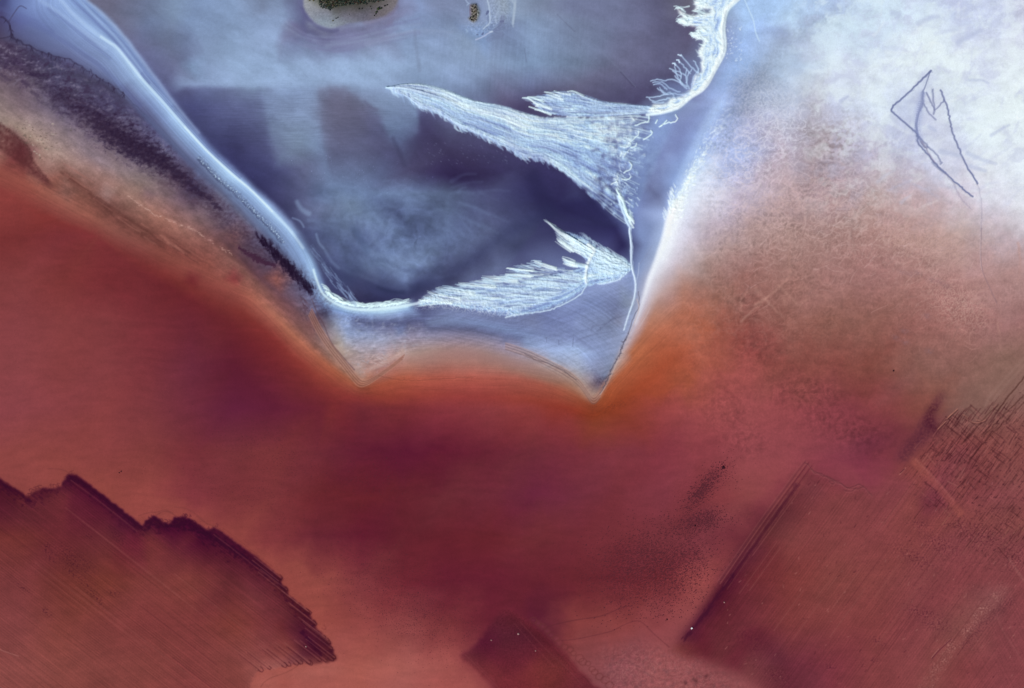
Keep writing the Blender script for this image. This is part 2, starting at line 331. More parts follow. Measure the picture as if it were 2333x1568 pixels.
field_pts = [p for p in grid_pts if (p[0] > 2120 and 780 < p[1] < 1000)] + [p for p in grid_pts if any(inpoly(f, np.array([p[0]]), np.array([p[1]]))[0] for f in FIELDS)] + Cc("""
10,1105,521428 60,1140,6a2430 100,1122,5c1c2c 150,1095,46102c 175,1092,480c28 235,1140,480c2c 300,1188,4a1030 323,1203,5a1c30 345,1190,4c1230 370,1200,44082c 400,1190,44082c 430,1195,42082c 460,1215,440a2e 500,1230,50122e 540,1250,4c0e2c 600,1295,521428 640,1330,541624 655,1355,5c1c28 690,1395,541624 715,1420,5c1c28 740,1460,5a1c2a 760,1500,642428
170,1125,641c30 240,1170,641c30 310,1225,701f33 400,1225,5a1630 450,1235,4e0e2c 500,1265,5c1a2c 560,1300,6a2430 620,1350,6c2830 660,1400,6a2830 700,1450,501630 715,1478,420c26
100,1150,6e2830 60,1180,6c2830 400,1265,782e34 480,1300,782e32 580,1360,80363a 620,1420,803438 660,1480,8a3e3a 580,1500,944844 500,1480,8c403c
1164,1388,6c2630 1130,1420,5a222e 1180,1412,562028 1100,1460,54182e 1150,1450,54222e 1200,1440,501e2c 1080,1485,58202c 1250,1470,5c2028 1060,1500,7a3638 1130,1500,64222e 1200,1500,6a2630 1280,1510,70302e 1170,1550,742c30 1100,1535,722e30 1250,1555,72302c 1330,1550,6a2a30
1840,1075,7e3440 1800,1130,6c2c36 1770,1165,58242f 1740,1205,642a32 1700,1260,5a2034 1665,1310,561630 1640,1345,481028 1600,1410,521834 1570,1440,561a34 1540,1478,7a3436 1600,1470,6a2030 1640,1400,64202e
1860,1110,783640 1900,1130,843c42 1840,1180,843a40 1760,1260,782e36 1700,1340,702834 1720,1440,6c2434 1640,1480,702c36 1680,1500,6c2434 1780,1500,6a2a3c 1800,1530,6a2838 1850,1540,783040
2090,1070,8e4440 2180,1160,8e4444 2140,1110,8a4044 2060,1100,863c46 2110,1140,74303c 2230,1100,803e3c 2310,1100,8c4c46 2240,1000,8c4a42 2300,960,8a5248 2180,1000,8a4640 2320,880,8a6458 2160,965,7e4640
2270,1360,8a4a50 2210,1440,884448 2150,1510,8a4446 2120,1550,8a4446 2320,1330,8a4048
""")
FIELDC = field_from_points(field_pts, 3)

# ---------------------------------------------------------------- the canvas: albedo and height
wu = UU + 9 * fbm(UU / 60, VV / 60, 4, 11) + 2.2 * fbm(UU / 9, VV / 9, 3, 12)
wv = VV + 9 * fbm(UU / 60, VV / 60, 4, 21) + 2.2 * fbm(UU / 9, VV / 9, 3, 22)
# keep narrow shore lines crisp: little warp there
_wz = np.maximum(sstep(1560, 1700, UU + .3 * (VV - 500)), sstep(960, 1060, VV)) + .35 * 0
_wz = np.maximum(_wz, .75 * np.exp(-(((UU - 720) / 380) ** 4 + ((VV - 60) / 110) ** 4)))
_q = .35 + _wz * .9
COL = look(BASE, UU + (wu - UU) * _q + _wz * 26 * fbm(UU / 64, VV / 64, 4, 14), VV + (wv - VV) * _q + _wz * 26 * fbm(UU / 64, VV / 64, 4, 24))
_p = np.exp(-(((UU - 760) / 260) ** 2 + ((VV - 270) / 120) ** 2) ** 2).astype(np.float32)[..., None] * .66
COL = COL * (1 - _p) + look(blur(BASE, 7), wu + 14 * fbm(UU / 40, VV / 40, 4, 15), wv + 14 * fbm(UU / 40, VV / 40, 4, 25)) * _p
HGT = np.zeros_like(UU)

def dist_line(pts, pad, step=6.0):
    """distance and arc length to a polyline, only near it"""
    q = resample(pts, step)
    D = np.full(UU.shape, 1e4, np.float32); S = np.zeros(UU.shape, np.float32); SG = np.zeros(UU.shape, np.float32)
    L = 0.0
    for i in range(len(q) - 1):
        a, b = q[i], q[i + 1]
        x0 = max(int((min(a[0], b[0]) - pad - U0) / G), 0); x1 = min(int((max(a[0], b[0]) + pad - U0) / G) + 2, NX)
        y0 = max(int((min(a[1], b[1]) - pad - V0) / G), 0); y1 = min(int((max(a[1], b[1]) + pad - V0) / G) + 2, NY)
        dx, dy = b[0] - a[0], b[1] - a[1]; l2 = dx * dx + dy * dy + 1e-9; l = math.sqrt(l2)
        if x1 > x0 and y1 > y0:
            X = UU[y0:y1, x0:x1] - a[0]; Y = VV[y0:y1, x0:x1] - a[1]
            t = np.clip((X * dx + Y * dy) / l2, 0, 1)
            d = np.hypot(X - t * dx, Y - t * dy)
            sub = D[y0:y1, x0:x1]; m = d < sub
            sub[m] = d[m]; S[y0:y1, x0:x1][m] = (L + t * l)[m]
            SG[y0:y1, x0:x1][m] = np.sign(X * dy - Y * dx)[m]
        L += l
    return D, S, SG, L

def mix(mask, col):
    global COL
    m = mask[..., None]
    COL = COL * (1 - m) + np.asarray(col, np.float32) * m

def stroke(pts, w0, w1, col, alpha=1.0, soft=1.0, h=0.0, smooth=True, a1=None, step=5.0):
    q = resample(pts, step, smooth)
    n = len(q)
    w = np.linspace(w0, w1, n)
    pad = max(w0, w1) + soft + 2
    x0 = max(int((q[:, 0].min() - pad - U0) / G), 0); x1 = min(int((q[:, 0].max() + pad - U0) / G) + 2, NX)
    y0 = max(int((q[:, 1].min() - pad - V0) / G), 0); y1 = min(int((q[:, 1].max() + pad - V0) / G) + 2, NY)
    if x1 <= x0 or y1 <= y0: return
    X = UU[y0:y1, x0:x1]; Y = VV[y0:y1, x0:x1]
    M = np.zeros(X.shape, np.float32)
    for i in range(n - 1):
        a, b = q[i], q[i + 1]
        dx, dy = b[0] - a[0], b[1] - a[1]; l2 = dx * dx + dy * dy + 1e-9
        t = np.clip(((X - a[0]) * dx + (Y - a[1]) * dy) / l2, 0, 1)
        d = np.hypot(X - a[0] - t * dx, Y - a[1] - t * dy)
        ww = w[i] + (w[i + 1] - w[i]) * t
        m = 1 - sstep(ww - soft * 0.5, ww + soft, d)
        if a1 is not None: m = m * (alpha + (a1 - alpha) * (i + t) / (n - 1))
        else: m = m * alpha
        np.maximum(M, m, out=M)
    sub = COL[y0:y1, x0:x1]
    sub[...] = sub * (1 - M[..., None]) + np.asarray(col, np.float32) * M[..., None]
    if h: HGT[y0:y1, x0:x1] += M * h

def loft(Ua, La, n=90):
    a = resample(Ua, 4.0); b = resample(La, 4.0)
    def rs(p):
        d = np.r_[0, np.cumsum(np.hypot(*np.diff(p, axis=0).T))]; s = np.linspace(0, d[-1], n)
        return np.stack([np.interp(s, d, p[:, k]) for k in (0, 1)], 1)
    a, b = rs(a), rs(b)
    vs = np.vstack([a, b]); s = np.linspace(0, 1, n)
    at = np.vstack([np.stack([s, 0 * s], 1), np.stack([s, 0 * s + 1], 1)])
    tr = []
    for i in range(n - 1):
        tr += [(i, i + 1, n + i), (i + 1, n + i + 1, n + i)]
    A, M = raster(vs, tr, at.astype(np.float32), U0, V0, G, NX, NY)
    return A[..., 0], A[..., 1], M

def ramp(x, stops):
    xs = [s[0] for s in stops]; cs = np.array([hexc(s[1]) for s in stops], float)
    return np.stack([np.interp(x, xs, cs[:, k]) for k in range(3)], -1).astype(np.float32)

def shade(mask, amt):                     # relative brightness change of the pigment
    global COL
    COL = COL * (1 + (mask * amt)[..., None])

def soft_poly(poly, r, jitter=0.0, sc=20, seed=5):
    u, v = UU, VV
    if jitter:
        u = UU + jitter * fbm(UU / sc, VV / sc, 4, seed); v = VV + jitter * fbm(UU / sc, VV / sc, 4, seed + 40)
    return blur(inpoly(poly, u, v).astype(np.float32), r)

LAB = np.zeros(UU.shape, np.uint8)        # 0 red flat
# -- region outlines
lagoon_poly = V("193,-70") + [c[:2] for c in Cc(S1)] + V("760,684 800,698 860,700 920,692 945,690 975,665 1046,648 1153,611 1240,500 1434,521 1434,598 1440,611 1430,594") \
    + V("1430,521 1541,262 1628,158 1652,111 1649,60 1679,0 1679,-70")
spit_poly = V("0,-70 193,-70") + [c[:2] for c in Cc(S1)] + V("760,684 800,698 860,700 920,692 945,690 945,706 860,718 780,715 737,705 700,660 640,580 560,505 480,425 400,345 340,285 286,222 249,193 202,167 161,140 101,123 44,99 0,91 -70,70 -70,-70")
flat1_poly = V("737,705 780,715 860,718 945,706 1012,695 1080,709 1147,722 1252,705 1302,682 1336,655 1420,631 1440,611 1434,521 1541,262 1628,158 1679,0 1679,-70 2400,-70 2400,660 2332,640 2100,600 1900,560 1700,590 1560,680 1480,740 1420,825 1372,900 1353,908 1310,880 1240,845 1180,815 1080,795 940,805 829,868 780,810")
tan_poly = V("-70,100 0,91 44,99 101,123 161,140 202,167 249,193 286,222 340,285 400,345 480,425 560,505 640,580 700,660 737,705 780,810 829,868 800,868 710,803 609,702 470,613 330,552 202,482 101,437 0,370 -70,330")
LAB[inpoly(flat1_poly, wu, wv)] = 4
LAB[inpoly(tan_poly, wu, wv)] = 11
LAB[inpoly(lagoon_poly, UU, VV)] = 1
LAB[inpoly(spit_poly, UU, VV)] = 2
lag = soft_poly(lagoon_poly, 2)

# ---------------------------------------------------------------- broad texture
def inzone(u0, v0, ru, rv, ang=0.0, p=1.0):
    a = math.radians(ang); x = UU - u0; y = VV - v0
    X = (x * math.cos(a) + y * math.sin(a)) / ru; Y = (-x * math.sin(a) + y * math.cos(a)) / rv
    return np.exp(-(X * X + Y * Y) * p).astype(np.float32)

# lagoon: drifting silt, long wisps
w1 = fbm(wu / 110, wv / 60, 4, 30)
w2 = fbm((wu * .9 + wv * .45) / 70 + .5 * w1, (wu * -.45 + wv * .9) / 26, 4, 33)
shade(lag, 0.10 * w1 + 0.085 * w2 + 0.035 * fbm(UU / 9, VV / 7, 4, 34))
lines = fbm(UU / 70, VV / 2.6 + 3 * fbm(UU / 90, VV / 60, 2, 36), 3, 35)
shade(lag * (inzone(620, 270, 200, 80) + 0.4 * inzone(900, 280, 150, 60)), 0.12 * lines)
specks = np.clip(fbm(UU / 3.2, VV / 3.2, 2, 37) - 0.42, 0, 1) * 4
shade(lag * inzone(820, 385, 330, 55, 4), 0.5 * specks)
rr_ = np.hypot(UU - 950, (VV - 545) * 1.2)
swirl = fbm(rr_ / 30 + 1.4 * fbm(UU / 45, VV / 45, 3, 39) + .25 * np.arctan2(VV - 545, UU - 950), np.cos(np.arctan2(VV - 545, UU - 950)) * 1.1, 4, 38) + .6 * fbm(wu / 22, wv / 18, 4, 40)
shade(lag * inzone(920, 545, 210, 120, 10), 0.24 * swirl)
st = fbm(UU / 5 + VV / 60, VV / 90, 3, 41)
shade(lag * np.clip(inzone(1180, 140, 330, 150), 0, 1), 0.05 * st)

# flats of red brine: very soft clouding
shade(1 - lag, 0.05 * fbm(UU / 90, VV / 40, 5, 45))

# tan shelf and dark weed under the spit
zone = soft_poly(tan_poly, 4)
cl = fbm(wu / 26, wv / 18, 5, 51)
shade(zone, 0.13 * cl + .08 * fbm(UU / 5, VV / 4, 4, 46))
rot = lambda a, l, s: ((UU * math.cos(a) + VV * math.sin(a)) / l, (-UU * math.sin(a) + VV * math.cos(a)) / s)
X_, Y_ = rot(math.radians(36), 30, 9)
shade(zone, 0.14 * fbm(X_, Y_, 4, 53))
wh = np.clip(fbm(UU / 5, VV / 5, 3, 55) - 0.30, 0, 1) * 3
mix(zone * np.clip(wh, 0, 1) * 0.55 * (inzone(110, 320, 130, 70, 30) + 0.5 * inzone(330, 450, 150, 40, 35)), (190, 168, 158))
dk = np.clip(fbm(UU / 6, VV / 5, 3, 56) - 0.28, 0, 1) * 4
mix(zone * np.clip(dk, 0, 1) * 0.6 * inzone(90, 330, 90, 50, 35), (98, 78, 70))

mot = fbm(wu / 24, wv / 13, 4, 57) + .5 * fbm(UU / 7, VV / 6, 3, 49)
D, S, SG, L = dist_line(V("0,120 60,150 130,190 188,235 242,275 300,310 360,345"), 90)
zz_ = sstep(80, 15, D) * zone
mix(zz_ * sstep(-.05, .45, mot) * .75, (58, 44, 72))
mix(zz_ * sstep(.1, .5, -mot) * .45, (146, 138, 162))
D, S, SG, L = dist_line(V("380,400 470,460 540,520 600,575 660,640"), 70)
mix(sstep(50, 5, D) * zone * sstep(-.2, .5, mot) * .35, (70, 46, 60))
weed = V("60,150 130,215 188,252 242,292 292,325 336,350 370,372 413,405 460,442 500,475")
D, S, SG, L = dist_line(weed, 70)
wid = np.interp(S / L, [0, .25, .45, .6, .72, .85, 1], [30, 44, 40, 34, 26, 18, 10])
dens = 1 - D / wid + 1.25 * fbm(UU / 12, VV / 8, 5, 58) + 0.5 * fbm(UU / 3.5, VV / 3.5, 3, 59) - np.interp(S / L, [0, .3, .45, .6, .75, 1], [.55, .35, .05, -.12, .1, .3])
m = sstep(-0.15, 0.75, dens) * np.interp(S / L, [0, .3, .5, 1], [.45, .65, .95, .85]); m[D > 65] = 0
m = m * .55 + .45 * blur(m, 3) * np.clip(.9 + 1.1 * fbm(UU / 9, VV / 7, 4, 390), 0, 1.2)
mix(np.clip(m, 0, 1) * 0.88, (32, 19, 46)); HGT += m * 0.25
D, S, SG, L = dist_line(V("150,225 242,290 336,352 413,408 500,475 551,535 600,572 650,614 706,664 735,705"), 70)
bd = sstep(44, 2, D + 20 * fbm(wu / 24, wv / 18, 4, 350)) * np.clip(.6 + .9 * fbm(UU / 8, VV / 6, 4, 351), 0, 1)
mix(bd * .5, (52, 34, 54))
weed2 = V("545,565 575,585 600,596 625,606") ; weed3 = V("596,548 618,568 643,594 668,622 692,648 706,664")
for wl, wd, cc in ((weed2, 10, (58, 28, 52)), (weed3, 14, (26, 12, 36))):
    D, S, SG, L = dist_line(wl, 50)
    dens = 1 - D / wd + 0.7 * fbm(UU / 9, VV / 7, 4, 60) + 0.4 * fbm(UU / 3.5, VV / 3.5, 3, 61) - 0.35 * np.abs(S / L - 0.55) * 2
    m = sstep(0.0, 0.6, dens); m[D > 46] = 0
    mix(m * 0.72, cc); HGT += m * 0.25
for i in range(170):
    k = rng.random(); c = np.array([592 + 118 * k, 544 + 122 * k]) + rng.normal(0, 7, 2); l = rng.uniform(5, 15)
    stroke([tuple(c), tuple(c + [-l * .25, -l * .5]), tuple(c + [-l * .3, -l])], 1.6, .4, (26, 12, 36), rng.uniform(.15, .5), 1.8)
for i in range(60):
    k = rng.random(); c = np.array([690 + 22 * k, 690 + 40 * k]) + rng.normal(0, 9, 2); l = rng.uniform(4, 12)
    stroke([tuple(c), tuple(c + [-l * .5, -l * .8])], 1.0, .4, (84, 58, 72), rng.uniform(.2, .5), 1.3, smooth=False)
# dark brown fringe by the left edge
SGN_ = lambda x, y: y < np.interp(x, [0, 24, 50, 64, 77, 101, 124], [283, 300, 322, 338, 370, 402, 430]) - 4
fr = V("-40,245 0,283 24,300 50,322 64,338 77,370 101,402 124,430")
wd_ = soft_poly(V("-60,235 0,283 24,300 50,322 64,338 77,370 101,402 130,434 100,418 66,396 34,366 0,346 -60,320"), 2, 7, 16, 62)
mix(wd_ * np.clip(.62 + .5 * fbm(UU / 10, VV / 10, 4, 48), 0, 1), (86, 40, 44))
D, S, SG, L = dist_line(fr, 60)
m2 = sstep(6.5, 0.5, D + 5 * fbm(UU / 7, VV / 7, 4, 63)) * np.interp(S / L, [0, .2, .9, 1], [.5, .8, .7, 0])
mix(m2 * .7 * np.clip(.6 + fbm(UU / 4, VV / 4, 3, 47), 0, 1), (66, 32, 36))
for i in range(90):
    k = rng.random(); x = np.interp(k, [0, .35, .7, 1], [290, 350, 440, 530]); y = np.interp(k, [0, .35, .7, 1], [446, 488, 524, 582]) + rng.normal(0, 1.5)
    stroke([(x, y), (x + rng.uniform(1, 6), y + rng.uniform(-1, 4))], .7, .5, (206, 160, 146), rng.uniform(.2, .6), 1, smooth=False)
for i in range(90):
    k = rng.random(); x = 150 + 300 * k; y = np.interp(x, [150, 250, 312, 450], [393, 478, 518, 592]) + rng.normal(0, 9); l = rng.uniform(8, 34)
    stroke([(x - l * .8, y - l * .56), (x, y + rng.normal(0, 1)), (x + l * .8, y + l * .5)], rng.uniform(.8, 2.4), .6, (92, 50, 46) if rng.random() < .6 else (170, 108, 94), rng.uniform(.1, .35), 2)
for i in range(70):
    x, y = rng.normal(75, 32), rng.normal(318, 18)
    if SGN_(x, y): stroke([(x, y), (x + rng.uniform(1, 4), y + rng.uniform(0, 2))], rng.uniform(.8, 1.8), .6, (98, 86, 78) if rng.random() < .6 else (186, 172, 160), rng.uniform(.3, .7), 1, smooth=False)
# thin wrack line under the spit
wl = V("0,38 12,44 22,58 26,78 30,88 44,94 60,103 101,121 140,132 161,138 202,163 249,192 290,222 330,262")
q = resample(wl, 6)
q[:, :2] += rng.normal(0, 1.3, (len(q), 2))
stroke([tuple(p) for p in q], 2.0, 0.6, (48, 38, 66), 0.55, 1.4, a1=0.25)
stroke(V("0,88 14,86 26,80 22,58"), 1.5, 1.2, (54, 44, 70), 0.45)
stroke(V("20,50 34,28 46,14 60,20"), 1.5, 1, (70, 62, 92), 0.5)
for i in range(70):
    k = rng.integers(2, len(q) - 8); a = q[k] + rng.normal(0, 2, 2)
    stroke([tuple(a), tuple(a + [rng.normal(0, 3), rng.uniform(3, 10)])], 1.1, .4, (48, 38, 64), rng.uniform(.25, .6), 1, smooth=False)

# spit: fine bedding lines that follow the ridge
ridge_line = [c[:2] for c in Cc(CURVES[3])]
D, S, SG, L = dist_line(ridge_line, 75)
sd = D * SG
bed = fbm(S / 160, sd / 3.2, 4, 64)
spm = soft_poly(spit_poly, 2)
shade(spm * (D < 70), 0.10 * bed + .07 * fbm(S / 240, sd / 1.9, 4, 340))
D, S, SG, L = dist_line(V("735,690 777,702 828,711 878,709 940,702 1012,702 1080,716 1147,728 1200,735 1260,752 1330,790 1390,850"), 120)
sh_ = soft_poly(V("735,695 828,712 945,706 1080,712 1187,726 1302,684 1420,632 1436,660 1400,800 1355,900 1240,842 1080,792 940,802 829,866"), 4)
shade(sh_, .11 * fbm(S / 170, D / 4.2 + .8 * fbm(UU / 60, VV / 60, 3, 342), 4, 341) + .06 * fbm(S / 60, D / 2, 3, 343))
D, S, SG, L = dist_line([c[:2] for c in Cc(CURVES[8])], 60)
shade(sstep(46, 12, D), .10 * fbm(S / 150, D / 3.4 + .6 * fbm(UU / 50, VV / 50, 3, 345), 4, 344) + .05 * fbm(S / 40, D / 2, 3, 346))
HGT += spm * np.exp(-(D / 22) ** 2) * 2.2
for ln, w_, al in (("60,-60 110,-30 144,7 168,34 215,74 269,112 319,175", 2.5, .35), ("120,-60 165,0 205,40 250,86 292,135 330,178", 1.2, .0), ("150,-60 176,-10 222,44 266,88 306,138 346,190 390,238", 1.5, .30), ("193,-2 241,40 285,87 320,134 361,188 402,242 452,303", 2.0, .28), ("90,0 140,34 190,72 240,110", 3.0, .2)):
    stroke(V(ln), w_, w_, (196, 214, 250), al, 5)
for ln, w_, al in (("165,0 212,45 258,90 300,140 340,190", 2.0, .35), ("185,0 232,44 276,92 312,140 352,194 392,244", .9, .3), ("110,20 160,58 208,98 250,134", 2.5, .22), ("20,40 80,60 140,92 200,130 260,180 320,240", 4, .22), ("0,20 60,40 120,72", 4, .2)):
    stroke(V(ln), w_, w_, (96, 102, 158), al, 4)
stroke(V("230,84 250,98 269,112 319,175 370,232 420,289 470,343 527,396 571,433 620,482 660,524 690,565"), 1.5, 2.0, (222, 238, 255), 0.55, 4.0)
stroke(V("420,289 470,343 527,396 571,433 620,482"), 1.0, 1.2, (236, 248, 255), 0.6, 2.0)
stroke(V("714,615 722,640 738,672 777,697 828,706 878,703 928,696 965,688"), 1.5, 2.5, (226, 242, 255), 0.75, 3.0)
for off, al in ((5, .5), (9, .4), (13, .35)):
    qq = resample(ridge_line, 10); nn = np.gradient(qq, axis=0); nn /= np.hypot(nn[:, 0], nn[:, 1])[:, None] + 1e-9
    pp = qq + np.stack([nn[:, 1], -nn[:, 0]], 1) * off
    stroke([tuple(p) for p in pp[24:58]], .7, .7, (98, 106, 158), al, 1.5)
# rough scarp behind the ridge
sc_ = V("455,362 480,388 505,414 530,432 560,462 590,492 620,522 645,552")
D, S, SG, L = dist_line(sc_, 24)
m = sstep(9, 1, D + 5 * fbm(UU / 7, VV / 7, 4, 65))
mix(m * (0.5 + 0.5 * fbm(UU / 5, VV / 5, 3, 66)).clip(0, 1) * .8, (92, 98, 132))
q_ = resample(sc_, 5); q_ = q_ + rng.normal(0, .9, q_.shape) - [3, -3]
for k_ in range(3): stroke([tuple(x) for x in q_ + rng.normal(0, .8, q_.shape)], 1.6, .7, (66, 70, 104), .26, 2.2)
stroke(V("330,262 380,312 430,362 480,408 540,458 600,522 650,580"), 3, 3, (84, 88, 124), .35, 7)
stroke(V("300,240 360,300 410,350 460,398 520,452 580,515"), 2, 2, (74, 74, 108), .3, 5)
mix(m * np.clip(fbm(UU / 4, VV / 4, 3, 67) - .05, 0, 1) * 2.2, (190, 206, 232))
HGT += m * fbm(UU / 5, VV / 5, 3, 66) * 1.2

# ---------------------------------------------------------------- salt fans
SALT = np.zeros(UU.shape, np.float32)
STR = [(0, '7a8fc2'), (.32, '8ea8d8'), (.5, '9fbfe8'), (.68, 'b6d8f2'), (.85, 'd2eef8'), (1, 'e6f8fa')]

def fan(Ua, La, fs, ft, e0, e1, s0, bright=0.5, contrast=.9, seed=70, edge=0.06, rag=0.05, tip=0.05, hh=1.4, warp=.03, light=None, alpha=.96, rend=0):
    global SALT
    s, t, M = loft(Ua, La)
    tw = t + warp * fbm(UU / 40, VV / 40, 4, seed)
    strand = fbm(s * fs, tw * ft, 4, seed + 1) * .6 + fbm(s * fs * 2.2, tw * ft * 2.7, 3, seed + 2) * .4
    fine = fbm(UU / 3.2, VV / 3.2, 3, seed + 3)
    n_e = fbm(s * 55, t * 3, 4, seed + 4)
    a = sstep(e0 * 0, e0 + edge, t + rag * n_e) if e0 is not None else 1
    b = sstep(e1 * 0, e1 + edge, 1 - t + rag * n_e) if e1 is not None else 1
    st = s - s0 - tip * (1 + 1.6 * fbm(t * ft * .8, s * 2, 3, seed + 5))
    c = sstep(0, .03, st)
    m = np.where(M, np.minimum(np.minimum(a, b), c), 0).astype(np.float32)
    m *= np.clip(alpha, 0, 1)
    if rend: m *= 1 - sstep(1 - rend, 1, s + .22 * fbm(UU / 18, VV / 18, 4, seed + 7))
    m *= np.clip(.82 + 1.0 * strand + 1.2 * np.minimum(t, 1 - t), .25, 1)
    val = bright + contrast * strand + .26 * fine + .12 * fbm(UU / 9, VV / 7, 4, seed + 8) + .5 * (ridged(s * fs * 4 + .5 * fbm(UU / 14, VV / 14, 3, seed + 6), tw * ft * 1.7, 3, seed + 9) - .62)
    if light is not None: val = val + light(s, t)
    colr = ramp(np.clip(val, 0, 1), STR)
    global COL
    COL = COL * (1 - m[..., None]) + colr * m[..., None]
    HGT[...] += m * hh * (.6 + 1.2 * strand + .35 * fine)
    SALT = np.maximum(SALT, m)
    return s, t, m

# great fan reaching west
mix(inzone(1462, 340, 60, 90, 10) * .45 * np.clip(.8 + fbm(wu / 20, wv / 20, 4, 395), 0, 1.3), (158, 182, 226))
A_up = V("880,199 915,192 955,190 1012,203 1080,228 1147,240 1195,256 1235,264 1300,263 1380,262 1440,256 1492,262")
A_lo = V("880,201 900,211 932,224 950,242 996,258 1022,276 1045,292 1073,300 1103,316 1150,338 1187,358 1242,368 1286,400 1336,442 1386,489 1432,523")
fan(A_up, A_lo, 5, 9, 0.0, 0.0, 0.0, (.62), .9, 70, .05, .06, .01, 1.4, .05,
    light=lambda s, t: .30 * np.exp(-((t - .30) / .16) ** 2) * sstep(.02, .15, s) * sstep(.75, .4, s) + .12 * sstep(.6, .2, t) + .22 * sstep(.22, .05, s)
    - .16 * np.exp(-((t - .62) / .2) ** 2) * sstep(.1, .3, s) + .10 * np.exp(-((t - .95) / .06) ** 2) + .18 * inzone(1210, 245 + 10, 90, 40) - .12 * sstep(.55, .9, s) * sstep(.3, .7, t), rend=.20)
# upper lobe
fan(V("1238,209 1292,207 1336,217 1380,231 1440,238 1490,241"), V("1184,222 1210,236 1240,256 1300,266 1380,266 1440,260 1490,256"),
    5, 8, 0.0, None, 0.0, .42, .95, 90, .10, .10, .09, 1.4, .06, light=lambda s, t: .18 * sstep(.1, .9, s) * sstep(.4, .9, t) - .1 * sstep(.5, .1, s))
# lower fan: western wing and the crest
D_lo = V("940,701 1012,696 1080,709 1147,722 1187,723 1252,706 1302,683 1336,657 1390,645 1430,622")
D_up = V("945,690 985,670 1050,657 1130,646 1200,634 1260,622 1310,610 1345,600 1430,598")
fan(D_up, D_lo, 4, 9, 0.0, 0.0, 0.0, .50, 1.0, 110, .12, .10, .01, 1.5, .06,
    light=lambda s, t: .25 * sstep(.25, .02, s) + .12 * np.exp(-((t - .4) / .25) ** 2) - .18 * np.exp(-((t - .78) / .1) ** 2) * sstep(.25, .4, s) * sstep(.8, .6, s))
fan(V("1262,516 1300,528 1328,537 1353,553 1396,580 1436,600"), V("1290,552 1310,568 1333,592 1345,612 1390,632 1436,618"),
    3, 9, 0.0, None, 0.0, .46, 1.0, 130, .12, .12, .10, 1.5, .05, light=lambda s, t: .15 * sstep(.2, .6, s))

def feather(roots, tips, n, col0, col1, w0, w1, amin, amax, bend=.06, j=3.0, h=.5, sr=(0, 1)):
    R = resample(roots, 3.0); T = resample(tips, 3.0)
    for i in range(n):
        k = rng.uniform(*sr)
        a = R[int(k * (len(R) - 1))] + rng.normal(0, j, 2)
        b = T[int(np.clip(k + rng.normal(0, .03), 0, 1) * (len(T) - 1))] + rng.normal(0, j, 2)
        f = rng.uniform(.0, .55); e = rng.uniform(.72, 1.05)
        a2 = a + (b - a) * f; b2 = a + (b - a) * e
        d = b2 - a2; nrm = np.array([-d[1], d[0]])
        mid = (a2 + b2) / 2 + nrm * rng.normal(0, bend)
        cc = np.array(col0) + (np.array(col1) - np.array(col0)) * rng.random()
        stroke([tuple(a2), tuple(mid), tuple(b2)], w0 * rng.uniform(.6, 1.3), w1, cc, rng.uniform(amin, amax), 1.2, h=h, step=7)

W1, W2 = (226, 246, 251), (194, 224, 246)
DKB = (92, 104, 156)
def strands(guides, n, cols, w0, w1, amin, amax, ln=(.08, .45), j=1.0, h=.5, fade=True, pw=1.0):
    N = 60
    gs = []
    for g in guides:
        q = resample(g, 4.0); d = np.r_[0, np.cumsum(np.hypot(*np.diff(q, axis=0).T))]; ss = np.linspace(0, d[-1], N)
        gs.append(np.stack([np.interp(ss, d, q[:, k]) for k in (0, 1)], 1))
    gs = np.array(gs); M_ = len(gs)
    for i in range(n):
        f = rng.random() * (M_ - 1); a0 = rng.random() ** pw; l = rng.uniform(*ln)
        k = np.arange(max(0, int((a0 - l / 2) * N)), min(N, int((a0 + l / 2) * N) + 1), 4)
        if len(k) < 3: continue
        ff = np.clip(f + np.linspace(0, rng.normal(0, .12), len(k)), 0, M_ - 1.001); fi = ff.astype(int); fr_ = (ff - fi)[:, None]
        p = gs[fi, k] * (1 - fr_) + gs[fi + 1, k] * fr_ + np.cumsum(rng.normal(0, .45 * j, (len(k), 2)), 0)
        c0 = np.array(cols[rng.integers(0, len(cols))])
        al = rng.uniform(amin, amax)
        stroke([tuple(x) for x in p], w0 * rng.uniform(.4, .7), w1 * rng.uniform(.6, 1.3), c0, al * .6, 1.2, h=h, a1=al, step=8)
def rows(Ua, La, ts):
    a = resample(Ua, 4.0); b = resample(La, 4.0)
    def rs(p):
        d = np.r_[0, np.cumsum(np.hypot(*np.diff(p, axis=0).T))]; q = np.linspace(0, d[-1], 50); return np.stack([np.interp(q, d, p[:, k]) for k in (0, 1)], 1)
    a, b = rs(a), rs(b)
    return [[tuple(x) for x in a * (1 - t) + b * t] for t in ts]
GA = rows(A_up, A_lo, (0.03, .2, .4, .6, .8, .97))
strands(GA, 620, (W1, W2, W2, (168, 190, 232)), .8, 1.0, .10, .45, (.04, .3))
strands(GA[:3], 170, (W1, W1, W2), 1.3, 1.5, .2, .55, (.06, .25), pw=1.6)
strands(GA, 300, (DKB, (120, 134, 190), (104, 120, 180)), .7, 1.0, .15, .45, (.04, .2), h=-.4)
strands(GA[4:], 90, (W1, W2), 1.0, 1.2, .25, .6, (.06, .2), .6)
GU = [V("1236,211 1292,208 1336,218 1380,232 1440,239 1500,246"), V("1190,224 1250,226 1330,236 1400,247 1500,252"), V("1215,240 1270,246 1350,252 1420,256 1500,257"), V("1235,256 1290,262 1360,262 1430,260 1500,260")]
strands(GU, 230, (W1, W2, W2, (170, 192, 232)), 1.0, 1.3, .15, .55, (.08, .35))
strands(GU, 70, (DKB, (100, 110, 160)), .8, 1.1, .2, .5, (.06, .25), h=-.4)
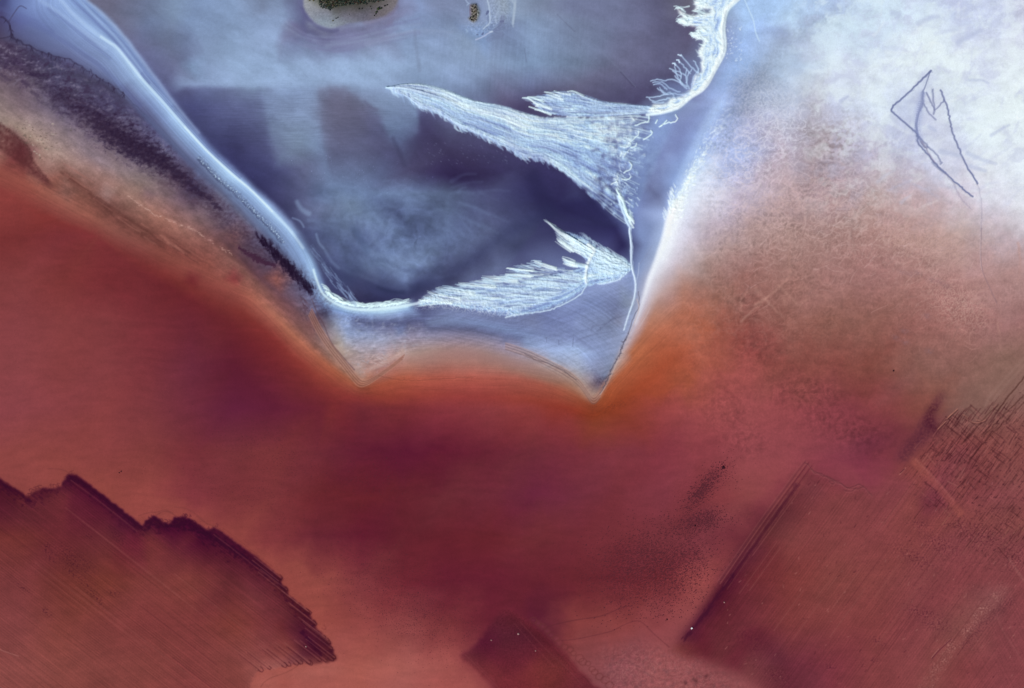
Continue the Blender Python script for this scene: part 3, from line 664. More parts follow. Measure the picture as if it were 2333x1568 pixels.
for tip in P(2, 0, "115,665 150,660 190,700 205,720 200,745 160,725 265,625 330,618 280,640 420,622"):
    b = np.array(tip); stroke([tuple(b), tuple(b + [14, 3 + rng.normal(0, 2)]), tuple(b + [36, 10 + rng.normal(0, 3)])], 1.0, 2.2, W1, .85, 1.2, h=.6)
# hair along the southern edge of the tail
E = resample(A_lo, 3.0)
for i in range(230):
    k = int(rng.uniform(.02, .66) * len(E)); p = E[k] + rng.normal(0, 2.6, 2)
    l = rng.uniform(2, 11) * (.5 + rng.random()); aa = rng.normal(.72, .35)
    stroke([tuple(p + [-1 + rng.normal(0, 3), -7]), tuple(p), tuple(p + [l * math.cos(aa), l * math.sin(aa)])], 1.9, .4, ((202, 226, 248), (150, 172, 216), (176, 200, 236))[rng.integers(0, 3)], rng.uniform(.15, .65), 1.7, h=.4)
# lower fan: wing fingers
GD = [V(g) for g in ("1240,500 1262,515 1290,533 1350,570", "1262,522 1290,541 1350,576", "1270,548 1305,572 1348,592", "1282,588 1310,598 1342,606", "1286,602 1312,606 1340,612", "1215,594 1265,611 1335,624", "1155,611 1215,617 1328,632", "1150,629 1210,632 1322,642",
    "1100,636 1180,640 1310,652", "1046,648 1130,655 1290,664", "996,655 1080,668 1265,676", "975,666 1050,682 1240,690", "955,684 1030,692 1200,705")]
strands(GD[:3], 200, (W1, W1, W2), .6, 1.4, .3, .8, (.12, .6), .7)
strands(GD[3:5], 40, (W1, W2), 1.0, 1.6, .3, .8, (.3, .8), .7)
strands(GD[5:], 760, (W1, W1, W2, (172, 194, 234)), .6, 1.1, .2, .62, (.06, .4), 1.2)
strands(GD[5:], 260, (DKB, (84, 96, 150)), .6, 1.1, .2, .55, (.05, .25), .9, h=-.4)
for g in GD:
    for k in range(5):
        q = np.array(g) + rng.normal(0, 2.2, 2); stroke([tuple(q[0]), tuple(q[0] * .55 + q[1] * .45 + rng.normal(0, 1.5, 2)), tuple(q[1])], .3, 1.5, W1, .7, 1.2, h=.5)
for k in range(90):                        # stray hairs along the northern edge
    f = rng.random() * (len(GD) - 6) + 5; g = (np.array(GD[int(f)]) * (1 - f % 1) + np.array(GD[min(int(f) + 1, 12)]) * (f % 1))
    p0 = g[0] + rng.normal(0, 4, 2) + (g[1] - g[0]) * rng.uniform(0, .35); l = rng.uniform(8, 34)
    stroke([tuple(p0), tuple(p0 + [l * .5, rng.normal(1.5, 1.5)]), tuple(p0 + [l, rng.normal(4, 2)])], .5, 1.1, W2, rng.uniform(.3, .8), 1.1, h=.4)
feather(V("1436,606 1432,612 1425,622"), V("1350,560 1345,585 1340,610"), 90, W1, W2, 1.4, .6, .25, .7, .05, 6)
Eu = resample(V("1326,534 1353,551 1396,579 1432,597"), 3.0)
for i in range(60):
    p = Eu[rng.integers(0, len(Eu))] + rng.normal(0, 2, 2); l = rng.uniform(1, 9) * rng.random() ** .5
    stroke([tuple(p + [6, 5]), tuple(p), tuple(p + [rng.normal(-l * .6, 2), -l * .7])], 1.2, .3, W2, rng.uniform(.2, .7), 1.3, h=.4)
# net of crests at the foot of the lower fan
for ln in (P(2, 1, "560,110 600,150 575,200 555,250 545,300 545,370"), ):
    stroke(ln, 3.0, 2.0, (240, 252, 255), .9, 3.0, h=1.5)
for ln in (P(2, 1, "0,600 80,585 200,570 300,550 400,510 500,455 545,390 580,340"), P(2, 1, "0,490 60,480 180,470 330,460 420,430 520,375"), P(2, 1, "0,545 100,525 260,500 380,480 470,420"),
           P(2, 1, "640,380 700,368 770,345 820,305 860,265"), P(2, 1, "760,300 790,320 775,345"), P(1, 1, "1600,560 1700,520 1823,500"), P(1, 1, "1500,520 1640,530 1823,560")):
    q = resample(ln, 5); q = q + rng.normal(0, .8, q.shape)
    stroke([tuple(p) for p in q], 1.3, 1.1, (206, 232, 250), .75, 1.5, h=.8)
m = soft_poly(V("1345,640 1330,600 1360,560 1436,604 1425,630 1380,646"), 3)
net = sstep(.55, .9, ridged(wu / 9, wv / 9, 3, 140)); mix(m * net * .6, (206, 230, 250)); HGT += m * net * .8
m = soft_poly(V("940,704 975,668 1050,680 1190,705 1180,724 1110,716 1010,700"), 3)
net = sstep(.6, .95, ridged(wu / 8, wv / 6, 3, 143)); mix(m * net * .7, (232, 246, 255)); HGT += m * net
dd = np.clip(fbm(UU / 4, VV / 4, 3, 144) - .18, 0, 1) * 3; mix(m * np.clip(dd, 0, 1) * .5, (96, 108, 150))

gs_ = fbm(UU / 3.2, VV / 3.2, 3, 360); shade(SALT, .10 * gs_)
pits = np.clip(fbm(UU / 5, VV / 4, 4, 361) - .22, 0, 1) * 2.2; mix(SALT * np.clip(pits, 0, 1) * .45, (116, 138, 190))
HGT += SALT * (gs_ * .9 + fbm(UU / 7, VV / 7, 4, 362) * .9)
# lace along the southern arc of the spit
arc = resample(V("735,650 750,672 780,690 828,699 878,696 928,689 950,680"), 3.0)
for i in range(120):
    k = rng.integers(0, len(arc) - 14); p = arc[k] + rng.normal(0, 1.5, 2); q2 = arc[k + rng.integers(6, 14)] + [rng.normal(0, 2), rng.uniform(-8, 2)]
    stroke([tuple(p), tuple((p + q2) / 2 + [0, rng.uniform(-7, 1)]), tuple(q2)], 1.1, .5, W1, rng.uniform(.3, .85), 1.1, h=.5)
for i in range(60):                       # drifted threads in the lagoon corner
    p = np.array([rng.uniform(705, 800), 0]); p[1] = np.interp(p[0], [705, 735, 800], [545, 600, 672]) + rng.uniform(-10, 20)
    stroke([tuple(p), tuple(p + [6, 9]), tuple(p + [16, 20])], .9, .4, (150, 172, 214), rng.uniform(.15, .5), 1.4)

# ragged crust along the eastern shore
CR = P(2, 0, "1640,-160 1300,-160 1290,5 1275,25 1300,45 1272,76 1322,62 1400,62 1385,90 1340,97 1270,106 1205,90 1160,48 1182,90 1212,116 1165,128 1205,138 1172,156 1240,172 1290,184 1350,190 1292,202 1312,216 1256,226 1270,240 1300,266 1352,262 1340,300 1308,345 1310,375 1332,400 1325,470 1332,492 1275,515 1262,600 1222,628 1190,640 1215,655 1120,668 1100,700 1000,712 960,760 1060,770 1170,735 1250,670 1350,600 1420,480 1480,345 1472,190 1495,75 1570,0")
cm = blur(inpoly(CR, UU + 3.2 * fbm(UU / 9, VV / 9, 3, 300), VV + 3.2 * fbm(UU / 9, VV / 9, 3, 310)).astype(np.float32), 1)
rim = cm * (1 - blur(cm, 3))
D, S, SG, L = dist_line(P(2, 0, "1000,770 1180,725 1260,655 1350,592 1420,472 1485,335 1476,185 1498,75 1570,0 1640,-100"), 130)
n1 = ridged(D / 7 + 1.0 * fbm(UU / 12, VV / 12, 4, 302), S / 38, 3, 301); n2 = fbm(UU / 4, VV / 4, 3, 303)
far_ = sstep(8, 60, D)
n3 = ridged(UU / 16 + .8 * fbm(UU / 12, VV / 12, 3, 304), VV / 6, 3, 305)
nn_ = n1 * (1 - far_) + n3 * far_
val = .42 + .9 * (nn_ - .35) + 1.3 * rim + .22 * n2 + .2 * sstep(10, 1, D)
colr = ramp(np.clip(val, 0, 1), [(0, '7486bc'), (.3, '98b0e0'), (.55, 'b8d4f4'), (.8, 'def2fa'), (1, 'f0fcfe')])
cm = cm.astype(np.float32); COL = COL * (1 - cm[..., None]) + colr * cm[..., None]; HGT += cm * (.8 + 1.8 * (nn_ - .4) + rim); SALT = np.maximum(SALT, cm)
stroke(P(2, 0, "960,780 1060,765 1170,730 1250,665 1350,595 1420,475 1485,340 1478,190 1500,75 1570,0 1640,-60"), 2.6, 4.5, (240, 252, 255), .8, 3, h=1.2)
for tip in P(2, 0, "1160,50 1172,155 1165,135 1170,128 1258,228 1256,225 1285,20 1275,76 1300,8 1210,115 1290,202 1310,260"):
    for k in range(4):
        b = np.array(tip) + rng.normal(0, 2.5, 2); stroke([tuple(b), tuple(b + [8, rng.normal(0, 3)]), tuple(b + [20, rng.normal(2, 4)])], .6, 1.6, W1, .7, 1.2, h=.6)
for k in range(60):
    q = resample(CR[2:34], 3.0); c = q[rng.integers(0, len(q))] + rng.normal(0, 1, 2)
    stroke([tuple(c + [rng.uniform(-7, -2), rng.normal(-1, 3)]), tuple(c), tuple(c + [5, rng.normal(0, 3)])], .4, 1.2, W1, rng.uniform(.3, .8), 1.1, h=.4)
# thin feathers west of the crust
for ln in ("1185,370 1220,410 1255,450 1285,480 1310,490", "1275,410 1300,450 1310,490", "1170,410 1200,440 1230,470 1250,500", "1140,430 1175,460 1190,500 1185,560", "1150,455 1165,520 1200,570", "1112,465 1150,480 1180,490 1220,510",
           "1230,470 1225,540 1245,600", "1265,470 1240,500 1225,560", "1300,490 1275,530 1262,600", "1310,470 1300,520 1280,570", "1150,520 1180,550 1230,590", "1135,480 1150,490 1190,520",
           "985,552 1030,540 1080,550 1110,540 1150,545 1190,570 1225,600", "1005,575 1050,570 1100,610 1080,600", "1000,560 1060,560 1120,600 1180,625", "1030,600 1060,620 1075,640", "1045,595 1080,630 1100,640",
           "960,660 1000,660 1050,650 1090,640 1140,635 1200,640 1240,630", "975,670 1010,690 1060,680 1110,665", "990,690 1030,700 1070,695", "1090,640 1110,625 1140,640 1150,670", "1130,660 1200,650 1250,625"):
    p = resample(P(2, 0, ln), 4); p = p + rng.normal(0, .7, p.shape)
    stroke([tuple(x) for x in p], 1.0, 1.5, (190, 212, 244), .75, 1.4, h=.7)
m = soft_poly(P(2, 0, "985,550 1110,540 1190,570 1225,600 1250,640 1150,660 1080,640 1040,600"), 3); mix(m * .38, (122, 140, 192))
m = soft_poly(P(2, 0, "1140,430 1185,370 1275,410 1310,490 1262,600 1230,590 1150,520"), 3); mix(m * .22, (122, 136, 186))
for ln in ("1170,372 1178,366 1190,380", "1160,408 1172,404 1178,425", "1132,432 1145,428 1150,445"):
    stroke(P(2, 0, ln), 1.3, 1.3, (206, 224, 248), .9)
# broken crests where the fan meets the channel
for ln in ("880,850 930,835 970,825 970,785", "1020,835 1025,815", "1055,850 1100,835 1150,825 1168,800 1150,780", "1075,835 1090,818", "830,985 860,950 895,920 905,885", "935,945 970,930 995,905 990,885", "850,1005 880,990 890,975",
           "780,995 830,998 850,975", "805,1170 845,1150 855,1120 840,1105", "790,1215 820,1218 850,1208 852,1195", "745,1240 765,1215 755,1190", "735,1210 750,1235", "720,1250 735,1240", "780,1060 785,1040", "805,1060 815,1035",
           "830,1030 835,1020", "1045,860 1060,850", "760,1255 755,1230"):
    q = resample(P(2, 0, ln), 4); q = q + rng.normal(0, .8, q.shape); stroke([tuple(x) for x in q], 1.3, 1.0, (232, 250, 252), .8, 1.6, h=1.2)
for i in range(110):
    y = rng.uniform(300, 470); x = np.interp(y, [300, 340, 400, 470], [1440, 1425, 1412, 1424]) + rng.normal(0, 13)
    a = rng.uniform(.3, 1.6); l = rng.uniform(2, 9)
    stroke([(x, y), (x + l * math.cos(a), y + l * math.sin(a))], 1.0, .8, (214, 234, 252), rng.uniform(.25, .7), 1.2, smooth=False, h=.6)
for i in range(60):
    x = rng.uniform(1250, 1440); y = 300 + rng.normal(0, 14) + (x - 1250) * .12
    stroke([(x, y), (x + rng.uniform(4, 16), y + rng.normal(0, 2))], 1.0, .7, (222, 242, 252), rng.uniform(.2, .6), 1.2, smooth=False, h=.5)
# thread of salt down the eastern shore
for k in range(7):
    p = resample(P(2, 0, "760,1330 790,1420 820,1500 845,1550") + P(2, 1, "840,20 852,120 852,230 862,290 880,370 872,470 832,590 802,690"), 6)
    p = p + rng.normal(0, 1.0, p.shape) + [rng.normal(1.5, 3.0), 0]
    stroke([tuple(x) for x in p], 1.5, .3, (200, 222, 250), .5, 1.8, h=.5, a1=.2)
stroke(P(2, 1, "838,0 850,120 850,230 862,290 880,370 872,470 832,590 802,690"), 1.1, .6, (222, 240, 255), .75, 2.0, h=.6, a1=.55)
stroke(P(2, 1, "905,235 900,300 885,370"), .9, .9, (170, 186, 220), .6)
stroke(P(2, 1, "905,250 930,215 960,180 990,120"), .8, .6, (130, 140, 176), .4)
for i in range(60):
    x = rng.uniform(1405, 1440); y = np.interp(x, [1405, 1440], [430, 510]) + rng.normal(0, 6)
    stroke([(x - 4, y - 8), (x, y), (x + 5, y + 9)], 1.4, .7, W1, rng.uniform(.3, .7), 1.3, h=.6)
# eastern white band: speckled upper end
for i in range(130):
    k = rng.random(); x = 1655 - 125 * k + rng.normal(0, 9 * (1 - k * .5)); y = 250 + 250 * k + rng.normal(0, 8)
    a = rng.uniform(-1.2, .4); l = rng.uniform(2, 9)
    stroke([(x, y), (x + l * math.cos(a), y + l * math.sin(a))], 1.4, 1.0, (232, 246, 255), rng.uniform(.15, .6) * (.5 + k), 2, smooth=False, h=.5)
stroke(V("1536,462 1524,500 1514,540 1497,590 1479,638 1463,690 1448,735"), 6.5, 1.5, (243, 247, 252), .85, 7, h=.8, a1=.35)
stroke(V("1545,460 1535,500 1526,540 1510,585"), 10, 6, (240, 246, 252), .5, 14)
stroke(V("1640,235 1600,305 1570,365 1545,420 1530,462"), 7, 5, (176, 204, 246), .45, 14)
for i in range(230):
    k = rng.random() ** .7; x = np.interp(k, [0, 1], [1630, 1534]) + rng.normal(0, 10 - 5 * k); y = np.interp(k, [0, 1], [285, 475]) + rng.normal(0, 6)
    a = rng.normal(-.9, .5); l = rng.uniform(1.5, 7)
    stroke([(x, y), (x + l * math.cos(a), y + l * math.sin(a))], rng.uniform(.7, 1.6), .6, (232, 249, 250), rng.uniform(.1, .6) * (.4 + .6 * k), 1.8, smooth=False, h=.5)
for i in range(40):
    x = 1528 + rng.normal(0, 4); y = rng.uniform(425, 500); x = np.interp(y, [425, 500], [1538, 1516]) + rng.normal(0, 3); l = rng.uniform(4, 12)
    stroke([(x, y), (x - l * .5, y - l)], 1.2, .4, (222, 240, 252), rng.uniform(.3, .8), 1.3, smooth=False, h=.4)
# dark thread down to the south point
p = resample(P(2, 1, "900,430 905,520 870,600 835,700 790,800 760,880 730,930 700,1000 660,1090 640,1120"), 5); p = p + rng.normal(0, .6, p.shape)
stroke([tuple(x) for x in p], .8, 1.2, (96, 92, 110), .55, 1.3)
for i in range(40):
    x = rng.uniform(0, 1); c = p[int((.4 + .55 * x) * (len(p) - 1))]
    stroke([tuple(c), tuple(c + rng.normal(0, 3, 2))], .9, .6, (84, 76, 92), .5, 1, smooth=False)
for s_, al in (("890,480 905,545 880,620 850,700 810,790", .5), ("960,520 930,560 890,640 850,720", .35), ("980,540 950,600 900,680", .3), ("760,900 720,990 680,1070 640,1130", .5)):
    stroke(P(2, 1, s_), .8, .8, (196, 184, 196) if al < .5 else (200, 176, 170), al, 1.5)
# W shore bedding lines
for off in range(7):
    s_ = P(1, 1, "400,560 460,680 540,800 620,900 690,990 740,1040 790,1035 850,1000 950,930 1030,865")
    q = resample(s_, 6) + [0, off * 2.4 - 4]
    q[:, 0] += off * -1.2
    c_ = (120, 78, 66) if off % 2 else (188, 132, 112)
    stroke([tuple(x) for x in q], .9, .8, c_, .5, 1.6)
for off in range(6):
    s_ = P(2, 1, "0,800 150,850 300,920 420,985 500,1050 545,1110 585,1165 610,1165 640,1130")
    q = resample(s_, 6) + [0, off * 3.0 - 8]
    stroke([tuple(x) for x in q], .8, .8, (112, 84, 80) if off % 2 else (184, 142, 128), .45, 1.6)
stroke(P(1, 1, "400,480 440,580 480,650 530,770 600,860 690,960"), .9, .9, (84, 60, 70), .5, 1.4)
p = resample(P(2, 1, "130,850 200,890 300,920 400,970 480,1030"), 5); p = p + rng.normal(0, .8, p.shape); stroke([tuple(x) for x in p], .7, .7, (74, 62, 72), .5, 1)
p = resample(P(1, 1, "850,1000 900,1010 950,1020 1100,1030 1350,1015 1500,1010"), 5); p = p + rng.normal(0, .8, p.shape); stroke([tuple(x) for x in p], .7, .5, (120, 64, 52), .4, 1.2)
m = soft_poly(V("745,712 930,735 1000,760 930,800 830,862 780,800"), 6)
shade(m, .16 * fbm(wu / 16, wv / 11, 5, 160)); mix(m * np.clip(fbm(wu / 12, wv / 8, 4, 161) - .1, 0, 1) * .9, (176, 184, 206))
stroke(P(1, 1, "800,950 870,925 950,880 1020,835"), 3.0, 4.0, (190, 158, 150), .5, 5)
for i in range(36):
    c = np.array(P(1, 1, "855,880")[0]) + rng.normal(0, [14, 6]); a = rng.uniform(-1, 1)
    stroke([tuple(c), tuple(c + [rng.uniform(3, 10), rng.normal(0, 3)])], .8, .6, (196, 170, 168), rng.uniform(.2, .6), 1.2, smooth=False)
m = inzone(815, 722 + 6, 40, 14, 8); mix(m * np.clip(.2 + fbm(UU / 5, VV / 5, 3, 162), 0, 1) * .6, (58, 60, 92))
m = inzone(1370, 868, 16, 12, 0); mix(m * np.clip(.3 + fbm(UU / 4, VV / 4, 3, 163) * 1.4, 0, 1) * .8, (66, 54, 74))
m = inzone(1345, 840, 40, 14, 20); mix(m * np.clip(fbm(UU / 6, VV / 4, 4, 164) * 1.6, 0, 1) * .6, (106, 110, 140))
for ln in ("640,670 645,690", "460,740 455,800", "360,760 362,790", "275,740 280,770"):
    stroke(P(2, 1, ln), .7, .7, (92, 100, 136), .5)
for ln in ("580,690 600,660 680,650 740,600 790,570", "620,700 720,620 800,590", "480,760 600,720 720,700"):
    stroke(P(2, 1, ln), 1.2, .8, (86, 92, 124), .25, 3)
m = soft_poly(flat1_poly, 4) * (VV > 600) * (UU < 1440); X_, Y_ = rot(math.radians(-18), 60, 7); shade(m, .09 * fbm(X_, Y_, 4, 166)); shade(m, .06 * fbm(UU / 7, VV / 5, 3, 167))
for ln, al in (("0,640 200,680 400,700 560,690", .2), ("0,660 150,700 320,725 480,735", .22)): stroke(P(2, 1, ln), 1.5, 1.5, (96, 106, 150), al, 3)

print('t', 'eastern pale flats', time.time() - T0)
# ---------------------------------------------------------------- eastern pale flats
east = np.clip(sstep(1480, 1640, UU - (VV - 500) * -.15), 0, 1) * sstep(1150, 800, VV) * (1 - lag)
fil = ridged(wu / 10 + .5 * fbm(UU / 25, VV / 25, 3, 174), wv / 13, 3, 170)
fz = east * (.9 * inzone(1800, 400, 300, 170, -30) + .7 * inzone(2150, 640, 320, 180, 20) + .5 * inzone(1750, 650, 220, 150))
fz = np.clip(fz, 0, 1) * np.clip(.55 + 1.3 * fbm(UU / 60, VV / 60, 4, 176), 0, 1)
shade(fz, .26 * (fil - .58))
shade(east, .10 * fbm(UU / 34, VV / 26, 5, 171) + .05 * fbm(UU / 12, VV / 12, 4, 169))
fib = fbm(UU / 4.2 + 1.5 * fbm(UU / 30, VV / 30, 2, 172), VV / 5.5, 3, 173)
shade(east, .06 * fib)
cells = fbm(wu / 13, wv / 10, 3, 175)
z = inzone(1890, 335, 62, 46, -38)
mix(z * sstep(.0, .16, cells) * .85, (138, 122, 130)); mix(z * sstep(.0, .2, -cells) * .3, (206, 192, 204))
mix(east * inzone(1740, 240, 60, 90, -35) * np.clip(ridged(wu / 9, wv / 9, 4, 177) - .5, 0, 1) * 1.2, (214, 222, 240))
lw = UU + 14 * fbm(UU / 28, VV / 28, 4, 320); lv = VV + 14 * fbm(UU / 28, VV / 28, 4, 330)
la = np.maximum(ridged(lw / 26, lv / 20, 3, 321), .92 * ridged(lw / 11, lv / 9, 3, 322))
lz = np.clip(inzone(1700, 360, 90, 90, -35) + inzone(1800, 290, 110, 60, -35) + inzone(1620, 460, 70, 80, -35) * .7 + .6 * inzone(1960, 420, 130, 80, -30), 0, 1) * east
mix(lz * sstep(.66, .95, la) * .55, (224, 224, 240)); mix(lz * sstep(.45, .1, la) * .42, (138, 132, 156))
lz2 = np.clip(inzone(1800, 500, 200, 110, -25) + inzone(2080, 560, 200, 90, 15), 0, 1) * east
mix(lz2 * sstep(.7, .95, la) * .42, (204, 168, 160)); mix(lz2 * sstep(.45, .1, la) * .30, (138, 104, 100))
lz3 = np.clip(inzone(1780, 700, 200, 90, -10) + inzone(2180, 720, 160, 110), 0, 1) * east
mix(lz3 * sstep(.7, .95, la) * .34, (182, 124, 112))
for i in range(420):
    z = ((1850, 560, 170, 90), (2120, 570, 130, 60), (1760, 420, 120, 70), (2180, 700, 110, 80))[rng.integers(0, 4)]
    x, y = rng.normal(z[0], z[2] * .6), rng.normal(z[1], z[3] * .6); a = rng.uniform(-1.3, .6); l = rng.uniform(5, 22)
    if x < 1620: continue
    c = np.array([x, y]); d = np.array([math.cos(a), math.sin(a)]) * l
    k = np.clip((y - 380) / 350, 0, 1); cc = np.array([222, 208, 218]) * (1 - k) + np.array([196, 142, 128]) * k
    stroke([tuple(c - d), tuple(c + [d[1] * rng.normal(0, .3), -d[0] * rng.normal(0, .3)]), tuple(c + d)], .8, .5, cc if rng.random() < .7 else cc * .68, rng.uniform(.08, .34), 1.4)
# fuzzy blue-grey scarp running north-east
D, S, SG, L = dist_line(V("1640,330 1680,260 1718,200 1760,140 1800,95 1850,55 1920,35"), 60)
m = sstep(34, 2, D + 16 * fbm(UU / 16, VV / 16, 4, 180)); mix(m * np.clip(.35 + fbm(UU / 7, VV / 7, 4, 181), 0, 1) * .55, (106, 122, 152))
# bright clouds of salt with lavender streaks
cl2 = fbm(lw / 60, lv / 44, 4, 184) + .35 * fbm(lw / 18, lv / 14, 4, 185)
top = east * sstep(600, 260, VV) * sstep(1760, 1900, UU)
hz = np.clip(inzone(2080, 150, 330, 170, -8) + inzone(2330, 330, 170, 190) + inzone(1880, 120, 120, 80, -30), 0, 1) * east
mix(hz * .35, (230, 242, 246))
shade(top, .03 * cl2)
mix(top * sstep(.05, .5, -cl2) * .42, (196, 202, 230))
mix(top * sstep(-.1, .4, cl2) * .45, (230, 243, 246))
mix(east * inzone(1960, 60, 160, 60, -20) * sstep(-.2, .3, cl2) * .4, (196, 222, 244))
for i in range(160):
    x, y = rng.uniform(1960, 2320), rng.uniform(10, 470); a = rng.normal(-.5, .5); l = rng.uniform(8, 34)
    stroke([(x - l * math.cos(a), y - l * math.sin(a)), (x, y + rng.normal(0, 3)), (x + l * math.cos(a), y + l * math.sin(a))], rng.uniform(1, 4), .8, (188, 196, 226) if rng.random() < .5 else (238, 247, 248), rng.uniform(.06, .25), 4)
# pale veins on the tan flat
for s_, al in ((P(2, 1, "1600,630 1640,590 1700,530 1760,475 1823,425"), .5), (P(3, 1, "0,520 60,480 120,430 170,385 220,335 240,290"), .55), (P(3, 1, "70,480 110,530 150,580 185,610"), .5), (P(3, 1, "0,410 40,455 70,475"), .4),
               (P(3, 1, "160,390 220,440 280,510 310,510 350,480 430,450 540,480"), .35), (P(3, 1, "200,500 195,460 215,430"), .3), (P(3, 1, "240,290 235,200 250,110"), .3), (P(3, 1, "300,400 360,420 440,440"), .25),
               (P(2, 1, "1590,500 1600,560 1630,565 1660,545"), .35), (P(2, 1, "1590,480 1640,440 1690,420 1750,480"), .35), (P(3, 1, "1640,640 1660,720 1665,800"), .35), (P(3, 1, "430,320 460,360"), .3), (P(3, 1, "1780,100 1800,250 1780,360"), .3)):
    q = resample(s_, 6); q = q + np.cumsum(rng.normal(0, .8, q.shape), 0)
    for k_ in range(3): stroke([tuple(x) for x in q + rng.normal(0, .9, q.shape)], 1.6, .5, (190, 138, 122), al * .45, 4, a1=al * .15)
for zz in ((2130, 560, 60, 30), (2040, 545, 60, 25), (2180, 690, 80, 50)):
    mix(inzone(*zz, 30) * np.clip(ridged(wu / 6, wv / 8, 3, 186) - .55, 0, 1) * 1.8, (202, 160, 146))
for (x, y) in ((2055, 620), (2075, 625), (2090, 622), (2120, 637), (2140, 642), (2155, 652), (2060, 755), (2062, 780), (2040, 770), (2110, 720), (2115, 800)):
    mix(inzone(x, y, 9, 6, 20) * np.clip(.35 + fbm(UU / 4, VV / 4, 3, 188), 0, 1) * .7, (128, 104, 116))
# red mottles by the south-east
for (x, y, r1, r2, a) in ((1720, 800, 50, 34, 0), (1690, 690, 60, 30, 20), (1800, 880, 60, 40, 0), (1870, 900, 60, 40, 10), (1900, 970, 80, 40, 20), (1980, 1000, 60, 40, 0), (1650, 930, 60, 60, 0), (1700, 1010, 50, 40, 0)):
    n = fbm(wu / 13, wv / 13, 5, 190); shade(inzone(x, y, r1, r2, a), -.20 * np.clip(n + .25, 0, 1)); shade(inzone(x, y, r1, r2, a), .35 * np.clip(ridged(wu / 12, wv / 12, 3, 191) - .7, 0, 1))
m = inzone(1800, 900, 260, 200); shade(m, .07 * fbm(UU / 5, VV / 5, 3, 193))
m = inzone(1400, 925, 50, 9, -18); mix(m * np.clip(.1 + fbm(UU / 5, VV / 3.5, 3, 194) * 1.6, 0, 1) * .55, (96, 44, 34))
for (x, y) in ((1635, 870), (1640, 850), (1660, 1060), (1655, 890), (1668, 1030), (1672, 905)):
    mix(inzone(x, y, 7, 6) * np.clip(.4 + fbm(UU / 3, VV / 3, 2, 195), 0, 1) * .5, (118, 48, 52))

print('t', '-- furrowed fields', time.time() - T0)
# ---------------------------------------------------------------- furrowed fields
FM = []
for i, f in enumerate(FIELDS):
    jit = (4.5, 8.0, 6.0)[i]; sc = (8, 12, 14)[i]
    FM.append(soft_poly(f, (1, 2, 6)[i], jit, sc, 200 + i * 5))
_c = sstep(2000, 2080, UU) * sstep(1260, 1120, VV); FM[2] = FM[2] * (1 - _c) + blur(FM[2], 22) * _c
fc = look(FIELDC, UU + (wu - UU) * .6, VV + (wv - VV) * .6)
a1 = math.radians(37.9); a2 = math.radians(-54.0)
X1, Y1 = UU * math.cos(a1) + VV * math.sin(a1), -UU * math.sin(a1) + VV * math.cos(a1)
X2, Y2 = UU * math.cos(a2) + VV * math.sin(a2), -UU * math.sin(a2) + VV * math.cos(a2)
fur1 = fbm(X1 / 260, Y1 / 3.4, 3, 210) + .5 * np.sin(Y1 * 2 * np.pi / 5.2 + 1.5 * fbm(X1 / 200, Y1 / 40, 2, 211)) * (.5 + fbm(X1 / 90, Y1 / 30, 3, 212))
fur2 = fbm(X2 / 200, Y2 / 3.4, 3, 214) + .4 * np.sin(Y2 * 2 * np.pi / 5.6 + 2 * fbm(X2 / 200, Y2 / 40, 2, 215)) * (.4 + fbm(X2 / 70, Y2 / 30, 3, 216))
gr = fbm(UU / 3.4, VV / 3.4, 3, 218)
patch = fbm(wu / 50, wv / 40, 5, 219)
f1c = fc * (1 + .13 * fur1 + .06 * gr + .08 * patch)[..., None]
a3 = math.radians(46); X3, Y3 = UU * math.cos(a3) + VV * math.sin(a3), -UU * math.sin(a3) + VV * math.cos(a3)
fur3 = fbm(X3 / 180, Y3 / 3.4, 3, 221)
f2c = fc * (1 + .16 * fur3 * sstep(1150, 1260, UU - (VV - 1400) * .6) + .17 * gr + .10 * patch)[..., None]
f3c = fc * (1 + .10 * fur2 + .085 * gr + .07 * patch)[..., None]
for m, c in zip(FM, (f1c, f2c, f3c)):
    COL = COL * (1 - m[..., None]) + c * m[..., None]
HGT += FM[0] * (.14 * fur1) + FM[2] * (.14 * fur2) + FM[1] * .10 * fur3
# dark edge flecks of the western field
for ln, wd in ((V("160,1088 200,1108 260,1152 322,1200"), 14), (V("335,1190 352,1182 372,1195 396,1186 425,1186 455,1203 480,1222"), 22), (V("480,1222 540,1256 600,1300 650,1338"), 12), (V("0,1098 40,1122 66,1140"), 14),
               (V("690,1440 705,1458 718,1476 730,1490"), 12)):
    D, S, SG, L = dist_line(ln, 50)
    dens = 1 - D / wd + .8 * fbm(X1 / 14, Y1 / 5, 4, 224) - .35
    m = sstep(0, .6, dens) * FM[0]; m[D > 45] = 0
    mix(m * .6, (52, 6, 38))
for ln, wd, al in ((V("0,1105 40,1130 66,1145 100,1120 150,1095 175,1092 260,1156 322,1204 350,1190 400,1192 440,1200 500,1236 560,1275 620,1318 660,1362 700,1408 730,1450 755,1490"), 34, .5), (V("340,1192 372,1200 400,1194 440,1204 490,1232 540,1258"), 34, .55)):
    D, S, SG, L = dist_line(ln, 70)
    dens = 1 - D / wd + 1.1 * fbm(UU / 11, VV / 9, 4, 226) + .7 * fbm(X1 / 18, Y1 / 4, 4, 227) - .45
    m = sstep(0, .9, dens) * FM[0]; m[D > 66] = 0
    mix(m * al, (54, 10, 38))
